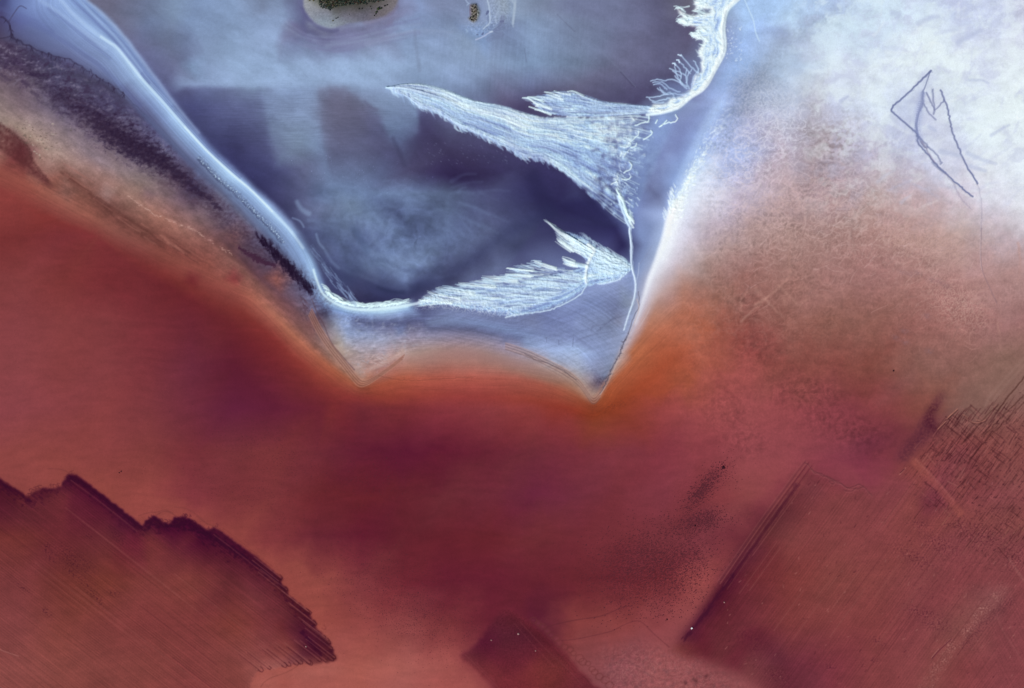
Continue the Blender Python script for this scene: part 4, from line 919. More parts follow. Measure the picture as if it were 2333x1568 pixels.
for i in range(26):                        # long plough lines, light and dark
    y = rng.uniform(0, 1); x0 = rng.uniform(-40, 480); v0 = rng.uniform(1130, 1560); l = rng.uniform(60, 420)
    p = [(x0 + l * k * math.cos(a1), v0 + l * k * math.sin(a1)) for k in (0, .5, 1)]
    if not all(inpoly(F1, np.array([q[0]]), np.array([q[1]]))[0] for q in p): continue
    stroke(p, .8, .7, (170, 92, 84) if rng.random() < .55 else (84, 28, 38), rng.uniform(.08, .26), 1.3)
for off, al in ((3, .5), (7, .35), (11, .45), (16, .3), (21, .3)):     # headland passes
    for ln in (P(0, 2, "510,120 700,262 960,468"), P(0, 2, "1480,490 1600,580 1823,755") + P(1, 2, "105,748 200,825")):
        q = [(x - off * math.sin(a1), y + off * math.cos(a1)) for x, y in ln]
        stroke(q, .8, .8, (62, 14, 38) if off % 2 else (160, 84, 80), al, 1.2)
for off in (-4, -8):
    q = [(x - off * math.sin(a1), y + off * math.cos(a1)) for x, y in P(0, 2, "1500,505 1600,580 1823,755") + P(1, 2, "105,748")]
    stroke(q, .8, .6, (120, 48, 48), .35, 1.4)
# turning loops on the headlands
def loop(c, r, ang, col, al, w=.8, asp=1.7):
    th = np.linspace(-1.9, 1.9, 14)
    pts = [(c[0] + r * asp * math.cos(t) * math.cos(ang) - r * math.sin(t) * math.sin(ang), c[1] + r * asp * math.cos(t) * math.sin(ang) + r * math.sin(t) * math.cos(ang)) for t in th]
    stroke(pts, w, w, col, al, 1.2)
for (x, y) in P(1, 2, "190,820 175,840 230,900 215,920 370,1045 395,1060 420,1125 430,1135 490,1225 515,1245 520,1260 535,1300 555,1360 540,1375 500,1385 460,1380 395,1400 385,1395 330,1395 300,1400 250,1410 220,1415 120,1435 60,1445 380,1050"):
    loop((x - 3, y - 2), rng.uniform(3.2, 5), a1, (72, 20, 30), .55)
    stroke([(x - 60, y - 47), (x, y)], .7, .7, (166, 92, 84), rng.uniform(.2, .45), 1.1, smooth=False)
    stroke([(x - 52, y - 36), (x - 2, y + 3)], .7, .7, (74, 22, 34), rng.uniform(.3, .5), 1.1, smooth=False)
loop(P(1, 2, "480,1155")[0], 4, a1, (130, 54, 50), .5); 
for i in range(40):
    x, y = P(0, 2, "1000,420")[0]; k = rng.random(); c = (340 + k * 150 + rng.normal(0, 5), 1180 + 10 * math.sin(k * 9) + k * 18 + rng.normal(0, 5))
    loop(c, rng.uniform(2, 4.5), a1 + rng.normal(0, .5), (70, 18, 40), rng.uniform(.25, .6), .7)
for i in range(26):
    k = rng.random(); c = (64 + k * 100 + rng.normal(0, 3), np.interp(64 + k * 100, [64, 97, 134, 144, 160], [1128, 1108, 1108, 1095, 1078]) + rng.normal(0, 4))
    loop(c, rng.uniform(2, 4), a1 + 3.1 + rng.normal(0, .5), (86, 30, 40), rng.uniform(.2, .5), .7)
for ln, al in (("940,400 1000,380 1060,375 1120,360 1170,380", .35), ("1180,340 1260,350 1330,390 1380,430", .3), ("1330,400 1400,450 1480,480", .4), ("330,80 420,85 470,110", .35), ("880,235 1000,265", .15), ("1060,395 1110,370 1160,380 1200,410", .4)):
    stroke(P(0, 2, ln), .8, .8, (112, 50, 50), al, 1.4)
for z in ((112, 1265, 22, 9, 50), (163, 1307, 16, 5, 38), (108, 1245, 6, 9, 20), (52, 1340, 22, 4, 40), (170, 1275, 45, 22, 35), (210, 1350, 40, 8, 50), (270, 1225, 22, 8, 40), (200, 1220, 14, 4, 40), (105, 1393, 20, 6, 45), (260, 1352, 20, 6, 10)):
    mix(inzone(*z) * FM[0] * sstep(-.05, .35, fbm(UU / 4.5, VV / 3.5, 3, 228)) * .6, (66, 18, 36))
stroke(V("0,1480 22,1488 43,1495"), .9, .6, (190, 120, 110), .5)
stroke(P(1, 2, "55,1560 80,1525 130,1495 190,1475 240,1455 300,1420"), 1.0, .8, (126, 60, 52), .6, 1.3)
m = soft_poly(V("571,1640 571,1558 576,1545 600,1530 680,1518 760,1510 790,1530 700,1548 640,1545 610,1640"), 5); mix(m * .25, (186, 106, 94))

# middle field: beaded tracks outside its eastern edge
for k in range(18):
    x = 1215 + k * 10.2; y = 1412 + k * 8.6
    cx, cy, r = x + rng.normal(0, 1.5), y + rng.normal(0, 1.5), rng.uniform(6, 10)
    th = np.linspace(0, 6.0, 16); stroke([(cx + r * math.cos(t), cy + r * math.sin(t) * .85) for t in th], .9, .9, (106, 46, 46), .42, 1.6)
    mix(inzone(cx, cy, 5, 4) * .15, (170, 96, 90))
for ln, al in ((P(1, 2, "1440,1340 1520,1420 1600,1500 1660,1560"), .4), (P(1, 2, "1510,1390 1570,1450 1640,1520"), .3), (P(2, 2, "100,1120 260,1290 420,1440 520,1550"), .3), (P(2, 2, "60,1130 200,1290 330,1420"), .25)):
    stroke(ln, .8, .8, (134, 66, 66), al, 1.2)
m = np.clip(fbm(UU / 4, VV / 4, 3, 231) - .05, 0, 1) * 2; mix(FM[1] * inzone(1160, 1440, 90, 45, 25) * m * .6, (62, 18, 32))
# drag lines across the red flat
for ln, al in (("860,1010 790,1020 700,1060 620,1085 480,1105 340,1135 280,1155", .5), ("380,1245 480,1235 600,1210 720,1180 800,1140 880,1112 930,1125 980,1175 1040,1230 1110,1290", .4)):
    stroke(P(2, 2, ln), .8, .7, (92, 36, 44), al, 1.3)
# pale worked ground between the middle and eastern fields
m = soft_poly(V("1360,1490 1450,1465 1530,1490 1600,1510 1720,1580 1640,1640 1420,1640"), 10)
shade(m, .20 * fbm(wu / 9, wv / 9, 5, 233)); mix(m * np.clip(fbm(UU / 16, VV / 12, 4, 234) - .05, 0, 1) * 1.1, (118, 68, 72)); mix(m * np.clip(ridged(wu / 8, wv / 8, 3, 235) - .7, 0, 1) * 1.5, (186, 118, 110))
for (x, y, r) in ((1608, 1541, 4), (1585, 1551, 5), (1562, 1556, 4), (1580, 1547, 3)):
    mix(inzone(x, y, r, r) * .6, (84, 40, 44))

# eastern field: wheel tracks along its western side
ex = math.cos(a2); ey = math.sin(a2)
for off, al, cc in ((-8, .3, (150, 84, 80)), (-4, .35, (92, 44, 52)), (0, .45, (150, 82, 78)), (4, .5, (88, 30, 44)), (9, .4, (146, 80, 78)), (14, .35, (82, 24, 40)), (20, .3, (140, 72, 70))):
    q = [(x + off * .81 , y + off * .59) for x, y in ((1640, 1330), (1740, 1186), (1838, 1052))]
    stroke(q, .8, .7, cc, al, 1.3)
for ln, wd, al in ((V("1560,1455 1600,1405 1640,1350 1668,1312"), 13, .8), (V("1668,1312 1720,1240 1780,1155 1815,1105"), 12, .45)):
    D, S, SG, L = dist_line(ln, 50); dens = 1 - D / wd + .7 * fbm(X2 / 16, Y2 / 5, 4, 238) - .3; m = sstep(0, .7, dens); m[D > 45] = 0
    mix(m * al * np.clip(FM[2] + .35, 0, 1) * .75, (60, 14, 42))
for z in ((1650, 1372, 26, 26, 0), (1700, 1450, 30, 18, 0), (1720, 1475, 14, 22, 20)):
    mix(inzone(*z) * np.clip(.2 + fbm(UU / 6, VV / 6, 4, 239), 0, 1) * .6, (74, 16, 44))
for ln, al in (("340,35 380,80 400,110 430,110 520,150 590,190 640,210 700,185 740,210 790,260", .45), ("380,90 470,130 560,165 600,200 680,215 740,200", .35), ("600,225 640,235 690,200", .35), ("520,160 540,180 500,165", .4)):
    q = resample(P(3, 2, ln), 5); q = q + rng.normal(0, 1.2, q.shape); stroke([tuple(x) for x in q], .9, .9, (92, 42, 50), al, 1.3); stroke([tuple(x + [1, 3]) for x in q], .7, .7, (170, 96, 96), al * .6, 1.3)
m = soft_poly(V("2100,985 2150,985 2274,930 2400,820 2400,1300 2250,1300 2060,1100"), 10)
X4, Y4 = rot(math.radians(-50), 60, 3.2); X5, Y5 = rot(math.radians(42), 40, 4)
crs = fbm(X4, Y4, 4, 240); crs2 = fbm(X5, Y5, 3, 241)
pm = np.clip(.5 + 1.4 * fbm(wu / 26, wv / 26, 4, 242), 0, 1)
shade(m * pm, .20 * crs + .12 * crs2); mix(m * pm * np.clip(-crs - .12, 0, 1) * 1.3, (52, 22, 26))
mix(m * np.clip(fbm(UU / 7, VV / 6, 4, 243) - .22, 0, 1) * 1.8, (58, 24, 34))
for (ln, w_, al) in ((P(3, 1, "1650,1230 1700,1160 1760,1090 1823,1010"), 1.4, .5), (P(3, 1, "1400,1460 1500,1350 1600,1240 1650,1200"), 1.2, .4), (P(3, 1, "1550,1410 1680,1270 1823,1130"), 1.2, .4), (P(3, 1, "1450,1568 1600,1400 1823,1180"), 1.1, .35)):
    q = resample(ln, 5); q = q + rng.normal(0, .8, q.shape); stroke([tuple(x) for x in q], w_, w_, (66, 34, 30), al, 1.5)
for ln in (P(3, 1, "1823,880 1740,970 1660,1060 1590,1140 1560,1200"), P(3, 1, "1823,930 1700,1060 1620,1160")):
    stroke(ln, 2.5, 2.0, (160, 122, 108), .3, 5)
bar = soft_poly(V("2140,893 2152,903 2136,930 2122,952 2134,972 2112,1000 2085,1028 2062,1052 2036,1046 2062,1010 2084,984 2102,958 2120,926"), 4, 9, 11, 380)
mix(bar * np.clip(.62 + .7 * fbm(UU / 6, VV / 6, 4, 311), 0, 1) * .8, (78, 34, 52))
bar2 = soft_poly(V("2128,915 2140,920 2122,948 2136,974 2142,990 2122,990 2104,962 2112,936"), 3, 9, 8, 385)
mix(bar2 * np.clip(.5 + 1.0 * fbm(UU / 5, VV / 5, 3, 312), 0, 1) * .75, (62, 16, 38))
mix(inzone(1975, 1015, 60, 26, -20) * .35, (100, 40, 62))
for i in range(420):
    z = ((2165, 965, 26, 20), (2225, 1005, 34, 26), (2200, 950, 34, 14), (2272, 948, 22, 16), (2245, 1050, 50, 40), (2300, 1010, 34, 50), (2180, 1060, 40, 40), (2140, 1030, 30, 24), (2150, 1130, 50, 40), (2260, 1120, 60, 50), (2290, 1200, 40, 30))[rng.integers(0, 11)]
    x, y = rng.normal(z[0], z[2] * .8), rng.normal(z[1], z[3] * .8)
    if y < 1010 - (x - 2130) * .55 - 40: continue
    a = (a2 if rng.random() < .72 else a2 + 1.62) + rng.normal(0, .07); l = rng.uniform(3, 20)
    stroke([(x - l * math.cos(a), y - l * math.sin(a)), (x + l * math.cos(a), y + l * math.sin(a))], rng.uniform(.6, 1.4), .5, (66, 26, 32) if rng.random() < .78 else (166, 98, 88), rng.uniform(.12, .5), 1.3, smooth=False)
for ln in ("1310,1280 1370,1225", "1240,1360 1290,1310", "1330,1260 1300,1290", "1430,1285 1460,1310 1510,1320 1560,1300", "1410,1265 1440,1285 1440,1300", "1500,1300 1530,1310"):
    q = resample(P(3, 1, ln), 4); stroke([tuple(x) for x in q], .9, .8, (182, 116, 96), .7, 1.2); stroke([tuple(x + [1.5, 2]) for x in q], .8, .8, (60, 28, 32), .5, 1.2)
stroke(P(3, 2, "980,120 1020,75"), .8, .8, (196, 120, 108), .6); stroke(P(3, 2, "985,108 1012,82"), .8, .8, (58, 16, 34), .6)
# lighter strip and speckled bank of the far corner
stroke(V("2082,1052 2120,1092 2150,1125 2186,1168"), 6, 7, (164, 82, 74), .55, 7)
stroke(V("2085,1046 2130,1092 2170,1138"), 1.2, 1.2, (178, 104, 92), .3, 3)
D, S, SG, L = dist_line(V("2280,1345 2240,1390 2205,1430 2165,1480 2130,1530 2105,1580"), 50)
n = fbm(UU / 4, VV / 4, 3, 248); m = sstep(22, 2, D + 16 * fbm(UU / 14, VV / 14, 4, 249)) * np.clip(.55 + 1.2 * fbm(UU / 22, VV / 22, 4, 247), 0, 1)
mix(m * .25, (166, 92, 92)); mix(m * np.clip(n + .05, 0, 1) * 1.1, (206, 144, 140)); mix(m * np.clip(-n, 0, 1) * 1.0, (78, 32, 46))
D, S, SG, L = dist_line(V("2300,1370 2265,1400 2235,1425 2200,1470"), 40); m = sstep(18, 3, D + 8 * fbm(UU / 8, VV / 8, 4, 250)); mix(m * np.clip(-fbm(UU / 4, VV / 4, 3, 251) + .1, 0, 1) * .9, (78, 34, 50))
X6, Y6 = rot(math.radians(62), 120, 3.6); m = soft_poly(V("2290,1370 2400,1280 2400,1640 2150,1640 2150,1560"), 8); shade(m, .09 * fbm(X6, Y6, 3, 253))
for z in ((2095, 1195, 26, 7, 10), (2180, 1195, 20, 6, 0), (2290, 1193, 16, 5, -10), (2000, 1460, 18, 7, 30), (2100, 1395, 45, 10, 10), (2130, 1420, 40, 14, 20), (1770, 1540, 34, 16, 30), (2140, 1240, 50, 22, 30), (2230, 1220, 60, 24, 20), (2080, 1270, 50, 16, 30), (1890, 1520, 14, 6, 10), (1990, 1505, 10, 5, 0), (2310, 1270, 30, 30, 0)):
    k = fbm(UU / 4.5, VV / 4, 3, 255); mix(inzone(*z) * sstep(0, .35, k) * .55, (72, 22, 44)); mix(inzone(*z) * sstep(.25, .5, -k) * .35, (186, 116, 116))
mt = np.clip(inzone(2150, 1330, 260, 170, 20) + inzone(2250, 1180, 160, 90), 0, 1); mix(FM[2] * mt * np.clip(fbm(UU / 4, VV / 3.6, 3, 256) - .2, 0, 1) * 1.3, (84, 30, 48))
for i in range(46):
    x0 = rng.uniform(1640, 2200); v0 = rng.uniform(1130, 1540); l = rng.uniform(30, 200)
    p = [(x0 + l * k * ex, v0 + l * k * ey) for k in (0, .5, 1)]
    if not all(inpoly(F3, np.array([q[0]]), np.array([q[1]]))[0] for q in p): continue
    stroke(p, .8, .6, (156, 84, 84) if rng.random() < .45 else (94, 36, 46), rng.uniform(.12, .4), 1.2)
for i in range(260):
    x, y = rng.uniform(1640, 2325), rng.uniform(1100, 1560)
    if FM[2][int((y - V0) / G), int((x - U0) / G)] < .8: continue
    a = a2 + rng.normal(0, .35); l = rng.uniform(1.5, 8)
    stroke([(x, y), (x + l * math.cos(a), y + l * math.sin(a))], rng.uniform(.5, 1.3), .4, (182, 112, 110) if rng.random() < .42 else (82, 28, 42), rng.uniform(.15, .5), 1.2, smooth=False)
stroke(P(3, 2, "1200,1365 1250,1310 1330,1235"), 1.0, .7, (100, 34, 52), .7, 1.2); stroke(P(3, 2, "1195,1360 1245,1300"), .8, .6, (180, 112, 108), .5, 1.2)
stroke(P(3, 2, "1720,690 1760,750 1823,840"), 2.2, 2.2, (176, 106, 106), .3, 3); stroke(P(3, 2, "1640,1080 1680,1180 1760,1300 1823,1400"), 1.2, 1, (160, 88, 92), .25, 2.5)

# dark churned weed on the red flat by the eastern field
for z, al in (((1418, 1262, 55, 32, 0), .18), ((1480, 1275, 80, 60, 10), .18), ((1600, 1115, 42, 17, -48), .55), ((1588, 1185, 55, 20, -12), .55), ((1618, 1178, 18, 24, 0), .45), ((1625, 1080, 10, 12, 0), .3), ((1695, 1175, 40, 24, 0), .2)):
    mix(inzone(*z) * np.clip(.45 + 1.1 * fbm(UU / 4 + VV / 9, VV / 4, 3, 260), 0, 1) * al, (72, 26, 40))
mz = np.clip(inzone(1500, 1300, 130, 75, -12), 0, 1); X_, Y_ = rot(math.radians(-25), 6, 2.6); shade(mz, .42 * fbm(X_, Y_, 3, 262))
mz2 = np.clip(inzone(1590, 1150, 70, 75, -40) + inzone(900, 1340, 220, 110, 30) * .5 + inzone(640, 1040, 200, 90, 22) * .4, 0, 1); shade(mz2, .20 * fbm(UU / 3, VV / 2.7, 3, 263))

# ---------------------------------------------------------------- wheel tracks on the pale eastern flat
TRK = np.zeros(UU.shape, np.float32)
TRACKS = [("1195,480 1130,540 1060,610 960,700 925,735 935,765 1000,820 1085,895 1105,925", 1.5, .85), ("1190,485 1165,560 1140,625 1135,700 1115,770 1095,850 1105,925", 1.5, .6), ("1135,630 1132,680 1120,740 1100,800 1095,850 1105,925", 2.6, .5),
          ("1105,930 1110,975 1180,1060 1215,1105 1280,1165 1370,1250 1475,1335", 1.4, .75), ("1110,930 1170,990 1220,1040 1260,1095 1258,1112", 1.3, .6), ("1105,920 1125,960 1160,1005", 3.0, .45), ("1200,1100 1240,1140 1290,1170", 2.6, .4),
          ("1260,610 1275,650 1310,760 1335,890 1380,1000 1430,1120 1480,1200 1505,1245", 1.4, .8), ("1205,610 1210,690 1215,745", 1.4, .6), ("1160,630 1190,690 1215,745 1215,775", 1.5, .65), ("1280,680 1250,725 1215,745", 1.2, .6),
          ("1140,700 1180,770 1225,810", 1.2, .65), ("1505,1245 1525,1300 1535,1400 1535,1500 1530,1568", .7, .18), ("1130,960 1190,1060 1215,1100", 1.1, .5), ("1290,1180 1340,1240 1400,1350 1470,1420", .9, .25)]
TCOL = (100, 110, 150)
for s_, w_, al in TRACKS:
    q = resample(P(3, 0, s_), 4); q = q + rng.normal(0, .75, q.shape)
    stroke([tuple(x) for x in q], w_, w_, TCOL if q[-1, 1] < 330 or w_ > 1.2 else (136, 122, 146), al, 1.8, h=-.3)
    for k_ in range(3):
        qq = q + rng.normal(0, .9, q.shape) + rng.normal(0, 1.2, 2); stroke([tuple(x) for x in qq], w_ * .4, w_ * .4, (112, 120, 164), al * .35, 1.3)
for k in range(16):
    x, y = P(3, 0, "1125,660")[0]; y = 232 + k * 4.6; x = np.interp(y, [220, 260, 300], [2100, 2092, 2087])
    stroke([(x - 5, y), (x + 3, y + 1)], .8, .8, (120, 130, 176), .6, 1, smooth=False)
stroke(P(3, 0, "1190,500 1160,590 1150,620"), .8, .8, (236, 246, 250), .6); stroke(P(3, 0, "1120,760 1105,850 1115,910"), .8, .8, (240, 246, 252), .6)
stroke(P(3, 1, "1535,0 1530,150 1540,280 1580,380 1640,510"), .8, .6, (120, 104, 120), .4, 1.2); stroke(P(3, 1, "1528,60 1526,200 1535,280"), .8, .6, (206, 184, 188), .4, 1.2)
mix(soft_poly(P(3, 0, "1195,490 960,710 935,760 1090,890 1120,740 1140,625"), 5) * .35, (184, 192, 222))
mix(soft_poly(P(3, 0, "1140,640 1260,620 1330,900 1390,1050 1440,1150 1290,1170 1120,930"), 8) * .3, (202, 200, 224))
D, S, SG, L = dist_line(P(3, 0, "1130,640 1110,760 1100,880 1110,940"), 26); mix(sstep(14, 1, D) * .35, (150, 162, 206))
for ln, w_ in ((P(3, 0, "1440,1040 1530,1080 1630,1110"), 4), (P(3, 0, "1460,1130 1560,1160"), 4), (P(3, 0, "1260,1030 1320,1040 1390,1060"), 5), (P(3, 0, "1600,920 1680,870 1720,850"), 3), (P(3, 0, "1450,545 1530,545 1580,565"), 2.5),
               (P(3, 0, "1110,160 1190,120 1240,115"), 5), (P(3, 0, "1380,290 1450,250 1530,210"), 5), (P(3, 0, "930,90 980,100 960,120"), 5), (P(3, 0, "580,690 630,655"), 3), (P(3, 0, "1180,860 1220,885"), 4)):
    stroke(ln, w_, w_ * .6, (172, 182, 214), .4, w_ * 1.2)
for ln in ("1710,320 1700,200 1720,110", "1790,440 1780,380 1750,340"): pass
stroke(P(2, 0, "1620,0 1650,70 1680,140 1695,220 1720,280"), .9, 1.3, (206, 232, 252), .6, 1.5)
for i in range(60):
    p = np.array([rng.uniform(1640, 1690), rng.uniform(60, 140)]); stroke([tuple(p), tuple(p + rng.normal(0, 1.5, 2))], .9, .9, (226, 242, 254), rng.uniform(.2, .6), 1, smooth=False)

# small marks of the lagoon: threads, drag lines
for ln, c_, al, w_ in ((P(2, 0, "350,100 400,150 470,215"), (90, 92, 118), .3, .8), (P(2, 0, "640,340 720,420 800,500 880,590"), (120, 128, 156), .2, .9), (P(2, 0, "780,490 870,590"), (62, 54, 84), .35, .9), (P(2, 0, "130,330 140,420"), (96, 104, 134), .4, .8),
                       (P(2, 0, "40,0 65,40 55,110 50,160"), (178, 188, 206), .55, 1.8), (P(2, 0, "70,0 60,60"), (170, 178, 196), .4, 1.5), (P(1, 0, "1100,210 1105,300 1130,480"), (112, 120, 148), .3, 3), (P(1, 0, "300,1370 330,1420 380,1450"), (140, 160, 198), .45, 4),
                       (P(1, 0, "270,1480 320,1500 345,1540"), (136, 152, 194), .5, 1.5), (P(2, 0, "190,1210 240,1330 290,1430"), (40, 36, 76), .55, 14), (P(1, 0, "950,940 1000,1050 1030,1120"), (62, 60, 92), .4, 4), (P(1, 0, "760,690 800,730 840,745"), (98, 96, 128), .5, 2.5),
                       (P(1, 1, "700,290 850,390 960,430 1080,415 1180,350 1260,270"), (50, 54, 92), .32, 9), (P(1, 1, "850,400 940,430 1020,435"), (34, 40, 70), .35, 3), (P(1, 1, "430,40 450,100 480,135"), (140, 160, 200), .4, 2), (P(1, 1, "490,150 530,220 580,270"), (130, 148, 192), .35, 2.5),
                       (P(1, 1, "690,10 740,90 770,150"), (62, 76, 112), .35, 7), (P(2, 0, "10,940 90,1010 190,1060 270,1075"), (130, 142, 188), .35, 6)):
    stroke(ln, w_ * .8, w_, c_, al, 1 + w_ * 1.3)
stroke(V("690,540 740,600 800,640 880,664 980,652 1070,596 1150,536 1250,486"), 5, 10, (46, 48, 88), .42, 24)
stroke(V("1100,600 1180,560 1280,520 1380,520"), 10, 10, (48, 48, 86), .3, 26)
for k in range(60):
    f = rng.uniform(.35, 1.15); t0 = rng.uniform(.5, 3.2); t1 = t0 + rng.uniform(.4, 1.1); th = np.linspace(t0, t1, 6)
    rx, ry = 150 * f, 100 * f; c = (935 + rng.normal(0, 38), 535 + rng.normal(0, 26)); ry *= rng.uniform(.6, 1.2)
    stroke([(c[0] + rx * math.cos(t), c[1] + ry * math.sin(t) + .12 * rx * math.cos(t)) for t in th], rng.uniform(.8, 4), .6, (134, 152, 194) if rng.random() < .62 else (58, 64, 104), rng.uniform(.03, .13), 9)
for k in range(70):
    x, y = rng.uniform(700, 1100), rng.uniform(410, 520); l = rng.uniform(10, 45); a = rng.normal(.5, .5)
    stroke([(x, y), (x + l * math.cos(a), y + l * math.sin(a) * .7 + rng.normal(0, 4)), (x + 2 * l * math.cos(a), y + 1.2 * l * math.sin(a))], rng.uniform(1, 4), .6, (122, 140, 184), rng.uniform(.05, .18), 6)
for k in range(36):
    p = np.array([rng.uniform(640, 700), rng.uniform(110, 200)]); stroke([tuple(p), tuple(p + [10, 9])], .8, .6, (126, 142, 176), rng.uniform(.1, .3), 1.2, smooth=False)
for k in range(60):
    p = np.array([rng.uniform(970, 1160), rng.uniform(325, 375)]); stroke([tuple(p), tuple(p + [2.5, 2])], .5, .4, (140, 146, 182), rng.uniform(.1, .35), .9, smooth=False)

print('t', '---------- islands', time.time() - T0)
# ---------------------------------------------------------------- islands
ISL = P(1, 0, "345,40 360,90 400,130 430,158 480,180 520,188 560,188 650,160 760,148 800,142 850,128 900,108 945,75 970,45 985,0") + V("915,-70 690,-70")
isl = soft_poly(ISL, 1, 2.0, 9, 270)
icol = field_from_points(Cc("700,20,a8a6b2 700,5,b4b0b8 712,35,9a9aaa 737,52,98a2b4 762,57,a0a6b6 745,28,928e9e 790,40,8c8498 830,36,80788c 870,25,8a7c84 895,12,9a8c94 850,12,6c6462 780,5,4c4c42 760,18,5c5650 730,4,6e6c5e 820,15,5a544e 800,28,80767e 720,18,a4a0a8 900,3,a09098 690,-40,8a8470 800,-50,4a4a40 900,-50,7a7068"), 2)
ic = look(icol, wu, wv) * (.87 - .08 * sstep(740, 820, UU))[..., None] * (1 + .16 * fbm(UU / 4, VV / 4, 3, 272) + .07 * fbm(UU / 14, VV / 6, 3, 273))[..., None]
D, S, SG, L = dist_line(P(1, 0, "345,60 370,120 420,165 470,195 530,212 570,205"), 20); mix(sstep(9, 1, D) * .6 * (1 - isl), (84, 80, 122))
D, S, SG, L = dist_line(ISL[8:14], 16); mix(sstep(10, 2, D) * .4 * (1 - isl), (122, 104, 126))
COL = COL * (1 - isl[..., None]) + ic * isl[..., None]
for k in range(26):
    o_ = rng.normal(0, 14); q = V("650,60 700,88 760,98 830,86 900,68 960,58 1020,62")
    a_ = rng.uniform(0, .5); i0 = rng.integers(0, 4); q = [(x + rng.normal(0, 6), y + o_ + rng.normal(0, 2)) for x, y in q[i0:i0 + 4]]
    stroke(q, rng.uniform(1, 4), 1, (116, 110, 154) if rng.random() < .55 else (150, 158, 190), rng.uniform(.08, .28), 5)
# shoals around the islet
m = soft_poly(V("1064,50 1100,55 1118,0 1160,-10 1162,40 1150,62 1120,76 1090,84 1064,72 1058,60"), 5)
shade(m, .22 * fbm(wu / 5, wv / 5, 4, 275)); mix(m * np.clip(ridged(wu / 7, wv / 7, 3, 276) - .6, 0, 1) * 1.3, (176, 190, 216))
for ln, c_, al, w_ in (("1140,85 1104,100 1085,113 1060,120", (172, 180, 214), .0, 1), ):
    pass
def z6(s): return [(1041 + float(a.split(',')[0]) / 15.06, float(a.split(',')[1]) / 15.06) for a in s.split()]
for ln, c_, al, w_ in ((z6("1040,20 1100,250 1120,500 1130,700 1090,840 980,920 900,1000"), (186, 198, 222), .7, 1.2), (z6("1380,400 1320,600 1340,800"), (176, 188, 216), .35, 2), (z6("1220,1090 1100,1130 950,1230 800,1310 640,1370"), (186, 188, 220), .7, 1.1), (z6("1130,1100 1210,1090"), (196, 208, 224), .5, 1.4),
                       (z6("1020,480 1060,400"), (84, 90, 132), .7, 2.4), (z6("1060,560 1060,720"), (98, 108, 146), .5, 1.4), (z6("1500,750 1570,740"), (88, 90, 132), .6, 2.5), (z6("1300,1060 1450,950 1530,800 1560,600"), (108, 112, 150), .35, 5), (z6("1100,1350 1300,1250 1500,1200"), (110, 116, 152), .3, 7),
                       (z6("860,1190 890,1150"), (80, 84, 122), .7, 1.5), (z6("680,1190 710,1195"), (80, 88, 120), .6, 1.2), (z6("300,20 370,110 420,120 340,180"), (170, 184, 216), .6, 1.1), (z6("1950,0 2000,80 1960,250 1930,400 1950,600 1910,780 1930,920"), (172, 184, 206), .4, 2.0), (z6("320,1030 340,1090"), (172, 192, 216), .4, 1.6),
                       (z6("470,200 460,400 470,520"), (112, 88, 116), .6, 2.6)):
    stroke(ln, w_, w_, c_, al, 1.4)
ISLET = z6("470,180 560,140 670,150 720,250 770,380 770,520 740,600 690,700 600,770 540,780 430,700 380,650 420,590 500,520 470,420")
ism = soft_poly(ISLET, 1, 1.0, 4, 280)
rk = fbm(UU / 3, VV / 3, 3, 281)
icl = ramp(np.clip(.5 + rk, 0, 1), [(0, '28241f'), (.42, '4e4640'), (.66, '8a7f78'), (1, 'b4a8a2')])
ib = (UU > 1086)[..., None]; icl = np.where(ib, icl * .5 + np.array([158, 168, 172]) * .5, icl)
COL = COL * (1 - ism[..., None]) + icl * ism[..., None]
HGT += ism * (2.2 + 2.2 * rk)
HGT += blur(isl, 4) * 2.5

# ---------------------------------------------------------------- overall grain
gl = fbm(UU / 3.1, VV / 3.1, 2, 290)
COL = COL * (1 + .022 * gl)[..., None]
redm = (1 - lag) * sstep(28, 60, COL[..., 0] - COL[..., 2])
gx_ = fbm(UU / 2.9, VV / 2.9, 3, 370)
X_, Y_ = UU + 30 * fbm(UU / 200, VV / 200, 3, 371), VV + 40 * fbm(UU / 260, VV / 200, 3, 372)
shade(redm, .035 * gx_ + .05 * fbm(X_ / 70, Y_ / 14, 4, 373) + .035 * fbm(wu / 24, wv / 20, 4, 374) + .03 * fbm(UU / 7, VV / 7, 4, 375))
lum = (COL * np.array([.3, .59, .11], np.float32)).sum(-1, keepdims=True)
COL = COL + (lum - COL) * (.055 * redm + .11 * lag * (1 - np.clip(SALT * 2, 0, 1)))[..., None]
COL = COL * (1 + redm[..., None] * np.array([-.015, -.005, .02], np.float32))
shade((1 - redm) * (1 - np.clip(SALT, 0, 1)), .025 * gx_)
COL = COL * (1 + (lag * (1 - np.clip(SALT * 2, 0, 1)))[..., None] * np.array([-.01, .03, .035], np.float32) + spm[..., None] * np.array([-.03, .015, .0], np.float32))
_f = soft_poly(flat1_poly, 6) * (1 - redm) * sstep(1680, 1600, UU) * (1 - np.clip(SALT, 0, 1))
lum = (COL * np.array([.3, .59, .11], np.float32)).sum(-1, keepdims=True)
COL = (COL + (lum - COL) * (.12 * _f)[..., None]) * (1 + .03 * _f)[..., None]
_e = blur((SALT > .2).astype(np.float32), 4)[..., None] * .5
COL = COL * (1 - _e) + blur(COL, 1) * _e
COL = COL * (1 + FM[1][..., None] * np.array([.02, -.07, -.01], np.float32))
COL = COL * (1 + FM[2][..., None] * np.array([-.03, .0, -.075], np.float32) - FM[0][..., None] * np.array([.065, .06, .06], np.float32) + (FM[2] * sstep(2060, 2140, UU) * sstep(1200, 1120, VV))[..., None] * np.array([.0, -.045, .07], np.float32))
